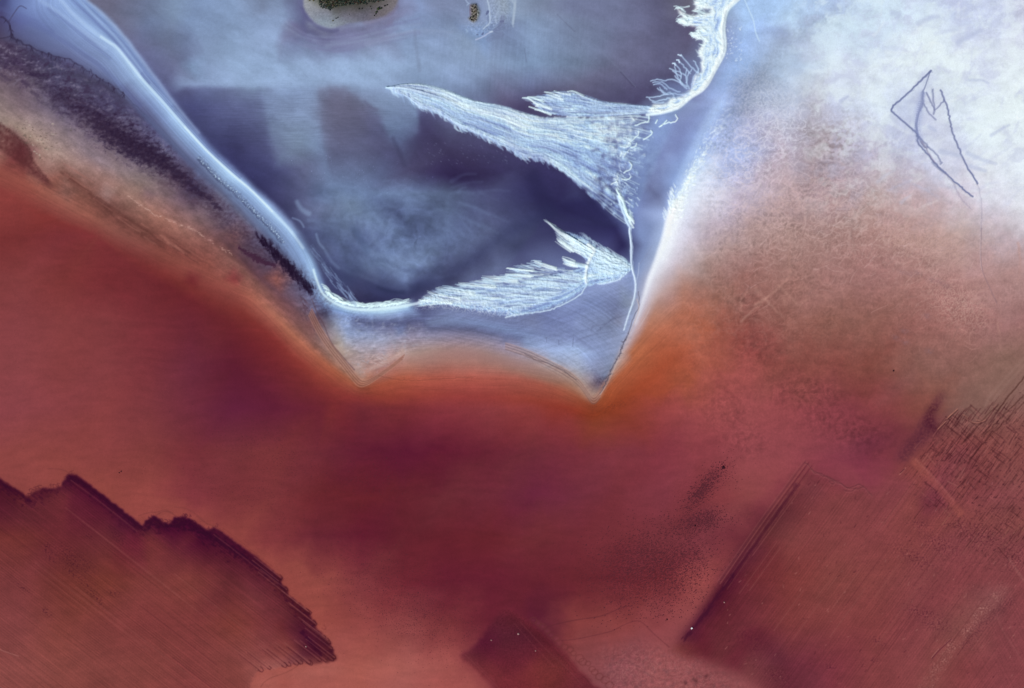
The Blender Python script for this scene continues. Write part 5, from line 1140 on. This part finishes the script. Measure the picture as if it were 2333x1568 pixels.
dots = np.clip(fbm(UU / 2.6, VV / 2.6, 2, 377) - .34, 0, 1) * 3; shade(redm * np.clip(.4 + fbm(UU / 90, VV / 70, 4, 378), 0, 1), -.16 * dots)
COL = np.clip(COL, 3, 252)

# height: lagoon lies lowest, salt and flats stand a little above it
HGT *= 1.5
HGT += (1 - lag) * .6 + blur(np.maximum(SALT, 0), 3) * .8
HGT += .12 * fbm(UU / 12, VV / 12, 4, 295)

LAB[SALT > .42] = 3
LAB[(LAB == 1) & (inpoly(V("1505,262 1541,262 1434,521 1420,437"), UU, VV)) & (SALT < .42)] = 4
trk = np.zeros(UU.shape, bool)
for s_, w_, al in TRACKS[:12]:
    D, S, SG, L = dist_line(P(3, 0, s_), 8); trk |= D < max(w_ + .5, 1.9)
LAB[trk] = 10
for i, m in enumerate(FM): LAB[m > .5] = 5 + i
LAB[isl > .5] = 8
LAB[ism > .5] = 9

print('t', '-- photograph tone', time.time() - T0)
# ---------------------------------------------------------------- photograph tone -> surface albedo
K = np.array([1.0, 1.0, 1.0], np.float32)   # what sun and sky return from a white level card (measured)
K = np.array([1.048, 1.055, 1.098], np.float32)
def to_lin(c):
    c = np.asarray(c, np.float32) / 255.0
    return np.where(c <= .04045, c / 12.92, ((c + .055) / 1.055) ** 2.4)
ALB = np.clip(to_lin(COL) / K, .002, .9).astype(np.float32)

# ---------------------------------------------------------------- materials
def new_mat(name):
    m = bpy.data.materials.new(name); m.use_nodes = True
    nt = m.node_tree; b = nt.nodes['Principled BSDF']
    return m, nt, b

def ground_mat(name, rough=.85, spec=.2, grain=.12, gscale=.45, bump=.15):
    m, nt, b = new_mat(name)
    at = nt.nodes.new('ShaderNodeAttribute'); at.attribute_name = 'pigment'
    co = nt.nodes.new('ShaderNodeTexCoord')
    n = nt.nodes.new('ShaderNodeTexNoise'); n.inputs['Scale'].default_value = gscale; n.inputs['Detail'].default_value = 4
    mr = nt.nodes.new('ShaderNodeMapRange'); mr.inputs['From Min'].default_value = .25; mr.inputs['From Max'].default_value = .75
    mr.inputs['To Min'].default_value = 1 - grain; mr.inputs['To Max'].default_value = 1 + grain
    mx = nt.nodes.new('ShaderNodeVectorMath'); mx.operation = 'SCALE'
    nt.links.new(co.outputs['Object'], n.inputs['Vector']); nt.links.new(n.outputs['Fac'], mr.inputs['Value'])
    nt.links.new(at.outputs['Color'], mx.inputs[0]); nt.links.new(mr.outputs['Result'], mx.inputs['Scale'])
    nt.links.new(mx.outputs['Vector'], b.inputs['Base Color'])
    b.inputs['Roughness'].default_value = rough
    b.inputs['Specular IOR Level'].default_value = spec
    if bump:
        bp = nt.nodes.new('ShaderNodeBump'); bp.inputs['Strength'].default_value = bump; bp.inputs['Distance'].default_value = .6
        nt.links.new(n.outputs['Fac'], bp.inputs['Height']); nt.links.new(bp.outputs['Normal'], b.inputs['Normal'])
    return m

MAT = {
    'red_flat': ground_mat('wet red silt', .85, .03, .045, .35, .05),
    'lagoon_water': ground_mat('silty lagoon', .8, .04, .04, .3, .04),
    'salt_spit': ground_mat('salt spit sand', .85, .04, .04, .5, .10),
    'salt_crust': ground_mat('salt crust', .8, .08, .07, .6, .2),
    'salt_flat': ground_mat('dry salt flat', .9, .04, .05, .4, .10),
    'furrowed_field': ground_mat('furrowed red mud', .9, .03, .08, .5, .15),
    'island': ground_mat('island sand', .95, .04, .12, .7, .2),
    'track': ground_mat('rutted salt', .9, .04, .08, .6, .15),
    'tan_shelf': ground_mat('tan shelf sand', .9, .04, .07, .5, .12),
}
COLL = bpy.context.scene.collection

# ---------------------------------------------------------------- ground meshes, one per piece of the setting
WX, WY = world(UU, VV)
def cut(name, mask_faces, mat, struct=True, label=None):
    idx = np.flatnonzero(mask_faces.ravel())
    fy, fx = np.divmod(idx, NX - 1)
    a = fy * NX + fx
    quads = np.stack([a + NX, a + NX + 1, a + 1, a], 1)        # counter-clockwise seen from above
    used, inv = np.unique(quads, return_inverse=True)
    inv = inv.reshape(quads.shape)
    co = np.stack([WX.ravel()[used], WY.ravel()[used], HGT.ravel()[used]], 1).astype(np.float32)
    me = bpy.data.meshes.new(name)
    me.vertices.add(len(used)); me.vertices.foreach_set('co', co.ravel())
    n = len(quads)
    me.loops.add(n * 4); me.loops.foreach_set('vertex_index', inv.ravel().astype(np.int32))
    me.polygons.add(n); me.polygons.foreach_set('loop_start', (np.arange(n) * 4).astype(np.int32))
    try: me.polygons.foreach_set('loop_total', np.full(n, 4, np.int32))
    except Exception: pass
    me.update(calc_edges=True)
    ca_ = me.color_attributes.new('pigment', 'FLOAT_COLOR', 'POINT')
    rgba = np.ones((len(used), 4), np.float32); rgba[:, :3] = ALB.reshape(-1, 3)[used]
    ca_.data.foreach_set('color', rgba.ravel())
    me.materials.append(mat)
    ob = bpy.data.objects.new(name, me); COLL.objects.link(ob)
    ob['kind'] = 'structure'
    if label: ob['label'] = label
    return ob

FL = LAB[:-1, :-1]
NAMES = {0: ('red_flat', 'red_flat'), 1: ('lagoon_water', 'lagoon_water'), 2: ('salt_spit', 'salt_spit'), 3: ('salt_crust', 'salt_crust'), 4: ('salt_flat', 'salt_flat'),
         5: ('furrowed_field', 'furrowed_field'), 6: ('furrowed_field', 'furrowed_field'), 7: ('furrowed_field', 'furrowed_field'), 8: ('island', 'island'), 9: ('islet', 'island'), 10: ('wheel_track', 'track'), 11: ('tan_shelf', 'tan_shelf')}
for k, (nm, mk) in NAMES.items():
    if (FL == k).any(): cut(nm, FL == k, MAT[mk])

# the land beyond the surveyed sheet: one coarse sheet out to the horizon, its middle left open
def outer_ground():
    def axis(lo, hi):
        fine = np.linspace(lo, hi, 41)
        far = np.array([60, 150, 300, 500, 800, 1200, 2000, 4000, 9000, 20000, 45000.])
        return np.r_[lo - far[::-1], fine, hi + far]
    uend = U0 + (NX - 1) * G; vend = V0 + (NY - 1) * G
    au, av = axis(U0, uend), axis(V0, vend)
    A, B = np.meshgrid(au, av)
    def mir(x, hi):
        x = np.abs(x); x = np.where(x > hi, hi - np.minimum(x - hi, hi), x); return np.clip(x, 0, hi)
    cu, cv = mir(A, MW), mir(B, MH)
    c = look(blur(BASE, 12), cu, cv)
    far = np.clip((np.maximum(np.maximum(U0 - A, A - uend), np.maximum(V0 - B, B - vend)) - 800) / 4000, 0, 1)[..., None]
    c = c * (1 - far) + np.array([150, 96, 88]) * far
    alb = np.clip(to_lin(c) / K, .002, .9)
    # the rim takes the height and colour of the sheet it meets
    h = np.full(A.shape, .3)
    ny, nx = A.shape
    bx = np.clip(np.round((A - U0) / G).astype(int), 0, NX - 1); by = np.clip(np.round((B - V0) / G).astype(int), 0, NY - 1)
    rim = (A >= U0 - 1) & (A <= uend + 1) & (B >= V0 - 1) & (B <= vend + 1)
    h[rim] = HGT[by, bx][rim] - .05; alb[rim] = ALB[by, bx][rim]
    wx, wy = world(A, B)
    co = np.stack([wx.ravel(), wy.ravel(), h.ravel()], 1).astype(np.float32)
    faces = []
    for j in range(ny - 1):
        for i in range(nx - 1):
            if U0 - 1 <= (au[i] + au[i + 1]) / 2 <= uend + 1 and V0 - 1 <= (av[j] + av[j + 1]) / 2 <= vend + 1: continue
            a = j * nx + i
            faces.append((a + nx, a + nx + 1, a + 1, a))
    me = bpy.data.meshes.new('outer_ground'); me.from_pydata(co.tolist(), [], faces); me.update()
    ca_ = me.color_attributes.new('pigment', 'FLOAT_COLOR', 'POINT')
    rgba = np.ones((len(co), 4), np.float32); rgba[:, :3] = alb.reshape(-1, 3); ca_.data.foreach_set('color', rgba.ravel())
    me.materials.append(MAT['red_flat'])
    ob = bpy.data.objects.new('outer_ground', me); COLL.objects.link(ob); ob['kind'] = 'structure'
outer_ground()

def hgt(u, v):
    return float(bil(HGT, np.array([(u - U0) / G]), np.array([(v - V0) / G]))[0])

print('t', '----- small things', time.time() - T0)
# ---------------------------------------------------------------- small things
def plain(name, col, rough=.9, var=.25, scale=1.5, objvar=0.0):
    m, nt, b = new_mat(name)
    co = nt.nodes.new('ShaderNodeTexCoord')
    n = nt.nodes.new('ShaderNodeTexNoise'); n.inputs['Scale'].default_value = scale; n.inputs['Detail'].default_value = 3
    rp = nt.nodes.new('ShaderNodeValToRGB')
    rp.color_ramp.elements[0].position = .3; rp.color_ramp.elements[1].position = .7
    rp.color_ramp.elements[0].color = (*[c * (1 - var) for c in col], 1); rp.color_ramp.elements[1].color = (*[min(1, c * (1 + var)) for c in col], 1)
    nt.links.new(co.outputs['Object'], n.inputs['Vector']); nt.links.new(n.outputs['Fac'], rp.inputs['Fac'])
    out = rp.outputs['Color']
    if objvar:
        oi = nt.nodes.new('ShaderNodeObjectInfo'); hs = nt.nodes.new('ShaderNodeHueSaturation')
        mr = nt.nodes.new('ShaderNodeMapRange'); mr.inputs['To Min'].default_value = 1 - objvar; mr.inputs['To Max'].default_value = 1 + objvar
        nt.links.new(oi.outputs['Random'], mr.inputs['Value']); nt.links.new(mr.outputs['Result'], hs.inputs['Value'])
        nt.links.new(out, hs.inputs['Color']); out = hs.outputs['Color']
    nt.links.new(out, b.inputs['Base Color']); b.inputs['Roughness'].default_value = rough; b.inputs['Specular IOR Level'].default_value = .2
    return m

def mesh_obj(name, vs, fs, mat, parent=None):
    me = bpy.data.meshes.new(name); me.from_pydata(vs, [], fs); me.update(); me.materials.append(mat)
    o = bpy.data.objects.new(name, me); COLL.objects.link(o)
    if parent is not None: o.parent = parent
    return o

def crown_mesh(seed, R, H, n, flat=.75):
    r = random.Random(seed); vs, fs = [], []
    lobes = [(r.uniform(-.45, .45) * R, r.uniform(-.45, .45) * R, H * r.uniform(.55, .8), R * r.uniform(.45, .7)) for _ in range(5)]
    for _ in range(n):
        lx, ly, lz, lr = r.choice(lobes)
        th, ph, q = r.uniform(0, 6.283), math.acos(r.uniform(-.6, 1)), lr * r.uniform(.55, 1.08)
        c = Vector((lx + q * math.sin(ph) * math.cos(th), ly + q * math.sin(ph) * math.sin(th), lz + q * math.cos(ph) * flat))
        nrm = Vector((math.sin(ph) * math.cos(th) + r.uniform(-.6, .6), math.sin(ph) * math.sin(th) + r.uniform(-.6, .6), math.cos(ph) + r.uniform(-.3, .6))).normalized()
        t = nrm.orthogonal().normalized(); t.rotate(__import__('mathutils').Quaternion(nrm, r.uniform(0, 6.28))); b = nrm.cross(t)
        s = R * r.uniform(.10, .24); k = len(vs)
        for a, e in ((-1, -.55), (.2, -.8), (1, .1), (.1, .75), (-.8, .4)):
            vs.append(tuple(c + t * (a * s) + b * (e * s) + nrm * (r.uniform(-.2, .2) * s)))
        fs.append((k, k + 1, k + 2, k + 3, k + 4))
    return vs, fs

def trunk_mesh(seed, H, r0):
    r = random.Random(seed); vs, fs = [], []
    def limb(p0, p1, ra, rb):
        k = len(vs); d = (p1 - p0).normalized(); x = d.orthogonal().normalized(); y = d.cross(x)
        for p, rr in ((p0, ra), ((p0 + p1) / 2 + x * ra * .4, (ra + rb) / 2), (p1, rb)):
            for i in range(6):
                a = i * math.pi / 3; vs.append(tuple(p + x * (rr * math.cos(a)) + y * (rr * math.sin(a))))
        for l in range(2):
            for i in range(6):
                j = (i + 1) % 6; fs.append((k + l * 6 + i, k + l * 6 + j, k + l * 6 + 6 + j, k + l * 6 + 6 + i))
    top = Vector((r.uniform(-.1, .1) * H, r.uniform(-.1, .1) * H, H * .55))
    limb(Vector((0, 0, -.3)), top, r0, r0 * .6)
    for i in range(4):
        a = i * 1.57 + r.uniform(-.4, .4); limb(top * r.uniform(.7, 1), top + Vector((math.cos(a) * H * .3, math.sin(a) * H * .3, H * r.uniform(.12, .28))), r0 * .5, r0 * .2)
    return vs, fs

bark = plain('bark', (.10, .075, .055))
leafs = [plain('leaf dark', (.022, .036, .024), objvar=.45), plain('leaf teal', (.035, .062, .050), objvar=.4), plain('leaf olive', (.062, .070, .030), objvar=.35), plain('leaf russet', (.085, .045, .036), objvar=.35), plain('leaf pale', (.15, .17, .12), objvar=.3)]
shrub_leaf = [plain('scrub dark', (.012, .014, .012), objvar=.3), plain('scrub green', (.030, .052, .014), objvar=.3), plain('scrub yellow', (.16, .14, .055), objvar=.2)]

def make_plant(name, label, cat, group, R, H, n, leaf, seed, trunk=True):
    root = bpy.data.objects.new(name, None); COLL.objects.link(root); root.empty_display_size = 1
    mesh_obj('crown' if trunk else 'foliage', *crown_mesh(seed, R, H, n), leaf, root)
    mesh_obj('trunk' if trunk else 'stem', *trunk_mesh(seed + 500, H, R * .09), bark, root)
    root['label'] = label; root['category'] = cat
    if group: root['group'] = group
    return root

def copy_thing(src, name):
    c = src.copy(); c.name = name; COLL.objects.link(c)
    for ch in src.children:
        d = ch.copy(); COLL.objects.link(d); d.parent = c
    return c

def place(o, u, v, rz=0.0, sc=1.0, dz=0.0):
    x, y = world(u, v); o.location = (x, y, hgt(u, v) + dz); o.rotation_euler = (0, 0, rz); o.scale = (sc, sc, sc)

# -- the thicket on the island
TREE_LABEL = {0: 'dark green tree in the dense thicket at the top edge of the island', 1: 'teal green tree in the dense thicket at the top edge of the island',
              2: 'olive green tree in the dense thicket at the top edge of the island', 3: 'russet brown tree in the dense thicket at the top edge of the island', 4: 'small pale grey-green tree in the dense thicket at the top edge of the island'}
TREE_GROUP = {0: 'dark green thicket trees', 1: 'teal thicket trees', 2: 'olive thicket trees', 3: 'russet thicket trees', 4: 'pale thicket trees'}
protos = {}
def zz5(s): return [(673.6 + float(a.split(',')[0]) / 9.524, float(a.split(',')[1]) / 9.524) for a in s.split()]
THK = zz5("490,-60 500,110 560,185 680,220 760,215 850,155 1040,140 1220,112 1420,112 1520,112 1600,65 1900,40 1930,-60")
spots = []
tries = 0
while tries < 6000 and len(spots) < 215:
    tries += 1
    u, v = random.uniform(722, 880), random.uniform(-6, 24)
    if not inpoly(THK, np.array([u]), np.array([v]))[0]: continue
    if any((u - a) ** 2 + (v - b) ** 2 < 2.7 ** 2 for a, b, _ in spots): continue
    k = random.choices([0, 1, 2, 3, 4], [5, 4, 2.5, 2.6, 1.5])[0]
    spots.append((u, v, k))
for u, v, k in spots:
    if k not in protos:
        o = make_plant('thicket_tree', TREE_LABEL[k], 'tree', TREE_GROUP[k], (2.3, 2.2, 2.1, 2.2, 1.35)[k], (4.4, 4.0, 3.6, 3.6, 4.6)[k], 110, leafs[k], 10 + k); protos[k] = o
    else:
        o = copy_thing(protos[k], 'thicket_tree')
    place(o, u, v, random.uniform(0, 6.28), random.uniform(.8, 1.25))

# -- single shrubs on the island, each told apart by where it grows
sp = make_plant('shrub', 'low dark shrub at the lower left tip of the island thicket', 'shrub', 'shrubs on the island', 2.2, 2.4, 110, shrub_leaf[0], 41, False)
sg = None
def shrub(u, v, label, leaf, sc, first=None, group='shrubs on the island'):
    o = shrub_protos.get(leaf)
    if o is None:
        o = make_plant('shrub', label, 'shrub', group, 2.2, 2.4, 110, shrub_leaf[leaf], 43 + leaf, False); shrub_protos[leaf] = o
    else:
        o = copy_thing(o, 'shrub'); o['label'] = label; o['group'] = group
    place(o, u, v, random.uniform(0, 6.28), sc); return o
shrub_protos = {0: sp}
place(sp, *zz5("745,228")[0], .4, 1.0)
z5 = lambda s: zz5(s)[0]
shrub(*z5("875,412"), 'left one of the two black shrubs on the bare sand at the island south point', 0, .8)
shrub(*z5("912,390"), 'right one of the two black shrubs on the bare sand at the island south point', 0, .85)
shrub(*z5("808,458"), 'yellow-green shrub just below the pair of black shrubs on the island sand', 2, .95)
shrub(*z5("1160,322"), 'tiny grey-green shrub alone in the middle of the island sand', 1, .6)
shrub(*z5("1378,204"), 'left one of two dark shrubs side by side below the thicket', 0, 1.0)
shrub(*z5("1438,198"), 'right one of two dark shrubs side by side below the thicket', 0, .9)
shrub(*z5("1640,210"), 'small green shrub left of the large green bush on the island', 1, .8)
shrub(*z5("1625,150"), 'thin dark shrub between the thicket and the large green bush', 0, .75)
shrub(*z5("1800,215"), 'large bright green bush in the east of the island', 1, 2.3)
shrub(*z5("1845,190"), 'green bush at the upper right of the large green bush', 1, 1.5)
shrub(*z5("1750,268"), 'green bush at the lower left of the large green bush', 1, 1.5)
shrub(*z5("1738,318"), 'dark shrub right of the lowest one under the large green bush', 0, 1.0)
shrub(*z5("1706,345"), 'lowest dark shrub under the large green bush', 0, .9)
shrub(*z5("1935,138"), 'left one of two dark shrubs at the east end of the island', 0, 1.1)
shrub(*z5("1985,122"), 'right one of two dark shrubs at the east end of the island', 0, 1.0)
shrub(*z5("300,20"), 'olive shrub at the top left of the island beside the pale sand', 2, 1.0)
shrub(*z5("390,12"), 'olive shrub between the pale sand and the thicket', 2, 1.2)
# -- shrubs on the islet
for s_, lab, lf, k in (("600,275", 'black shrub in the upper middle of the rocky islet', 0, 1.15), ("640,180", 'dark shrub at the north tip of the rocky islet', 0, .8), ("650,305", 'dark shrub just right of the upper middle of the islet', 0, .7),
                       ("510,230", 'dark shrub high on the west edge of the islet', 0, .75), ("505,330", 'dark shrub halfway down the west edge of the islet', 0, .8), ("512,420", 'dark shrub low on the west edge of the islet', 0, .85),
                       ("685,375", 'small dark shrub on the east edge of the islet', 0, .75), ("590,420", 'olive shrub in the centre of the islet', 2, .8), ("725,465", 'outermost small shrub on the east side of the islet', 0, .65),
                       ("640,520", 'black shrub at the right end of the southern clump on the islet', 0, 1.2), ("575,570", 'black shrub in the middle of the southern clump on the islet', 0, 1.2), ("515,610", 'dark green shrub at the left of the southern clump on the islet', 1, 1.0),
                       ("450,640", 'dark shrub at the south-west corner of the islet', 0, .9), ("490,690", 'lowest left dark shrub on the islet', 0, .9), ("540,710", 'southernmost shrub on the islet', 1, .75)):
    shrub(*z6(s_)[0], lab, lf, k, group='shrubs on the rocky islet')

# -- the white hut and pale boulders
white = plain('white paint', (.86, .84, .84), .6, .05); grey = plain('hut door', (.25, .22, .22), .7, .1)
def hut(u, v, rz):
    root = bpy.data.objects.new('hut', None); COLL.objects.link(root)
    w, d, h, rh = 1.7, 1.4, 2.2, .9
    vs = [(-w, -d, -.3), (w, -d, -.3), (w, d, -.3), (-w, d, -.3), (-w, -d, h), (w, -d, h), (w, d, h), (-w, d, h), (-w, 0, h + rh), (w, 0, h + rh)]
    mesh_obj('wall', vs, [(0, 1, 5, 4), (2, 3, 7, 6), (1, 2, 6, 9, 5), (3, 0, 4, 8, 7)], white, root)
    e = .25; t = .1; W = w + e; D_ = d + e; hh = h - .12
    rv = [(-W, -D_, hh + t), (W, -D_, hh + t), (W, 0, h + rh + t), (-W, 0, h + rh + t), (W, D_, hh + t), (-W, D_, hh + t), (-W, -D_, hh), (W, -D_, hh), (W, 0, h + rh + .01), (-W, 0, h + rh + .01), (W, D_, hh), (-W, D_, hh)]
    mesh_obj('roof', rv, [(0, 1, 2, 3), (3, 2, 4, 5), (7, 6, 9, 8), (8, 9, 11, 10), (6, 7, 1, 0), (10, 11, 5, 4), (1, 7, 8, 2), (2, 8, 10, 4), (6, 0, 3, 9), (9, 3, 5, 11)], white, root)
    dv = [(-.45, -d - .05, 0), (.45, -d - .05, 0), (.45, -d - .05, 1.8), (-.45, -d - .05, 1.8), (-.45, -d, 0), (.45, -d, 0), (.45, -d, 1.8), (-.45, -d, 1.8)]
    mesh_obj('door', dv, [(0, 1, 2, 3), (1, 5, 6, 2), (4, 0, 3, 7), (3, 2, 6, 7)], grey, root)
    root['label'] = 'tiny bright white hut at the lower left edge of the eastern furrowed field'; root['category'] = 'hut'
    place(root, u, v, rz)
hut(1575.0, 1431.3, .6)

def rock_mesh(seed, r0, lumps=.28):
    import bmesh
    bm = bmesh.new(); bmesh.ops.create_icosphere(bm, subdivisions=2, radius=r0); r = random.Random(seed)
    ax = [(Vector((r.uniform(-1, 1), r.uniform(-1, 1), r.uniform(-1, 1))).normalized(), r.uniform(-lumps, lumps)) for _ in range(9)]
    for v in bm.verts:
        n = v.co.normalized(); k = 1 + sum(a * max(0, n.dot(d)) ** 3 for d, a in ax) + r.uniform(-.04, .04)
        v.co = v.co * k; v.co.z *= .7
    vs = [tuple(v.co) for v in bm.verts]; fs = [tuple(v.index for v in f.verts) for f in bm.faces]; bm.free(); return vs, fs
pale = plain('pale rock', (.34, .19, .18), .9, .15); pale2 = plain('pinkish rock', (.30, .16, .15), .9, .15)
for i, (u, v, rr, lab, mt_) in enumerate(((1180.6, 1444, 2.3, 'pale pink boulder in the dark upper part of the middle field', pale), (1119, 1458.5, 1.7, 'small dull boulder near the west edge of the middle field', pale2), (1219.6, 1482.5, 1.6, 'small dull boulder right of centre in the middle field', pale2),
                              (697, 1473, 1.8, 'pale boulder in the dark eastern corner of the western field', pale), (1649.5, 1372, 1.8, 'pinkish boulder on the dark patch along the west side of the eastern field', pale2))):
    o = mesh_obj('boulder', *rock_mesh(60 + i, rr), mt_); o['label'] = lab; o['category'] = 'boulder'; o['group'] = 'pale boulders in the fields'; place(o, u, v, i * .8, 1, rr * .25)
dmat = plain('purple weed', (.050, .008, .020), .9, .3)
def tuft_thing(u, v, r0, lab, seed):
    root = mesh_obj('weed_clump', *crown_mesh(seed, r0, r0 * .7, 120, .5), dmat); root['label'] = lab; root['category'] = 'weed clump'; root['group'] = 'dark weed clumps on the red flat'; place(root, u, v)
tuft_thing(1646.4, 1065.4, 4.6, 'large dark purple weed clump alone above the eastern field', 81)
tuft_thing(276, 1074, 1.9, 'right one of two tiny dark weed clumps on the red flat above the western field', 82)
tuft_thing(271.5, 1077, 1.5, 'left one of two tiny dark weed clumps on the red flat above the western field', 83)
tuft_thing(1582, 1198, 2.6, 'dark weed clump inside the purple weed patch above the eastern field', 84)
tuft_thing(2035, 0 + 845, 2.6, 'single dark weed clump on the tan flat near the right edge', 85)
tuft_thing(1519, 1411, 2.1, 'dark weed clump on the red flat left of the white hut', 86)

print('t', '# -- countless', time.time() - T0)
# -- countless small tufts on the red flats (one object)
NOF = FM[0] + FM[1] + FM[2]
def tufts():
    vs, fs = [], []
    def add(u, v, r0, asp, ang, hgt_):
        x, y = world(u, v); z = hgt(u, v); k = len(vs); n = 7
        ca_, sa_ = math.cos(ang), math.sin(ang)
        for ring, (rr, hh) in enumerate(((1.0, -.1), (.62, .7))):
            for i in range(n):
                a = i * 2 * math.pi / n + ring * .3; q = r0 * rr * random.uniform(.8, 1.2)
                px, py = q * asp * math.cos(a), q * math.sin(a)
                vs.append((x + px * ca_ - py * sa_, y + px * sa_ + py * ca_, z + hh * hgt_))
        vs.append((x, y, z + hgt_))
        for i in range(n):
            j = (i + 1) % n; fs.append((k + i, k + j, k + n + j, k + n + i)); fs.append((k + n + i, k + n + j, k + 2 * n))
    def scatter(n, c, r, ang, size, asp=(1, 1.3), dirn=0.0, dj=3.14, keep=None, mind=0.0):
        a = math.radians(ang); got = 0; seen = []
        for _ in range(n * 4):
            if got >= n: break
            gx, gy = random.gauss(0, .55), random.gauss(0, .55)
            u = c[0] + gx * r[0] * math.cos(a) - gy * r[1] * math.sin(a); v = c[1] + gx * r[0] * math.sin(a) + gy * r[1] * math.cos(a)
            if u < 2 or v < 2 or u > MW - 2 or v > MH - 2: continue
            if NOF[int((v - V0) / G), int((u - U0) / G)] > .35: continue
            add(u, v, random.uniform(*size) * .85, random.uniform(*asp), dirn + random.uniform(-dj, dj), .15); got += 1
    scatter(600, (640, 1035), (190, 75), 22, (.55, .95))
    scatter(160, (860, 1090), (60, 50), 0, (.6, 1.1))
    scatter(350, (560, 1130), (170, 45), 24, (.5, .85))
    scatter(1500, (900, 1350), (180, 90), 35, (.6, 1.0))
    scatter(450, (985, 1420), (120, 60), 15, (.6, 1.05))
    scatter(1900, (1470, 1280), (120, 80), -12, (.6, 1.05), (1.6, 2.8), .45, .4)
    scatter(700, (1560, 1290), (70, 90), 20, (.7, 1.3), (1.4, 2.6), .6, .4)
    scatter(260, (1500, 1380), (120, 40), -5, (.7, 1.35), (1.2, 2.0), .5, .5)
    scatter(520, (1600, 1115), (60, 20), -48, (.7, 1.3), (1.4, 2.8), .35, .3)
    scatter(600, (1595, 1190), (62, 26), -10, (.7, 1.3), (1.3, 2.4), .6, .5)
    scatter(120, (1650, 1075), (36, 36), 0, (.6, 1.2), (1.2, 2.4), .4, .6)
    o = mesh_obj('weed_tufts', vs, fs, plain('small weed', (.078, .012, .020), .9, .35)); o['kind'] = 'stuff'; o['label'] = 'countless tiny dark weed tufts dotting the red flats'
tufts()

# ---------------------------------------------------------------- daylight
SUN_EL, SUN_AZ = 52.0, 225.0               # azimuth clockwise from up on the map: light comes from the lower left
W = bpy.data.worlds.new('World'); bpy.context.scene.world = W; W.use_nodes = True
nt = W.node_tree; bg = nt.nodes['Background']
sky = nt.nodes.new('ShaderNodeTexSky'); sky.sky_type = 'NISHITA'; sky.sun_disc = False
sky.sun_elevation = math.radians(SUN_EL); sky.sun_rotation = math.radians(SUN_AZ)
nt.links.new(sky.outputs['Color'], bg.inputs['Color']); bg.inputs['Strength'].default_value = .08
ld = bpy.data.lights.new('sun', 'SUN'); ld.energy = 3.4; ld.angle = math.radians(.5); ld.color = (1, .95, .88)
lo = bpy.data.objects.new('sun', ld); COLL.objects.link(lo); lo.location = (0, 0, 3000)
az, el = math.radians(SUN_AZ), math.radians(SUN_EL)
to_sun = Vector((math.sin(az) * math.cos(el), math.cos(az) * math.cos(el), math.sin(el)))
lo.rotation_euler = to_sun.to_track_quat('Z', 'Y').to_euler()

# ---------------------------------------------------------------- camera, straight down
cd = bpy.data.cameras.new('camera'); cam = bpy.data.objects.new('camera', cd); COLL.objects.link(cam)
CH = 5200.0
cam.location = (0, 0, CH); cam.rotation_euler = (0, 0, 0)
cd.sensor_fit = 'HORIZONTAL'; cd.sensor_width = 36; cd.lens = 36 * CH / MW; cd.clip_start = 10; cd.clip_end = 200000
S_ = bpy.context.scene; S_.camera = cam
S_.view_settings.view_transform = 'Standard'; S_.view_settings.look = 'None'; S_.view_settings.exposure = 0.0; S_.view_settings.gamma = 1.0; S_.view_settings.use_curve_mapping = False
print('script time', round(time.time() - T0, 1))
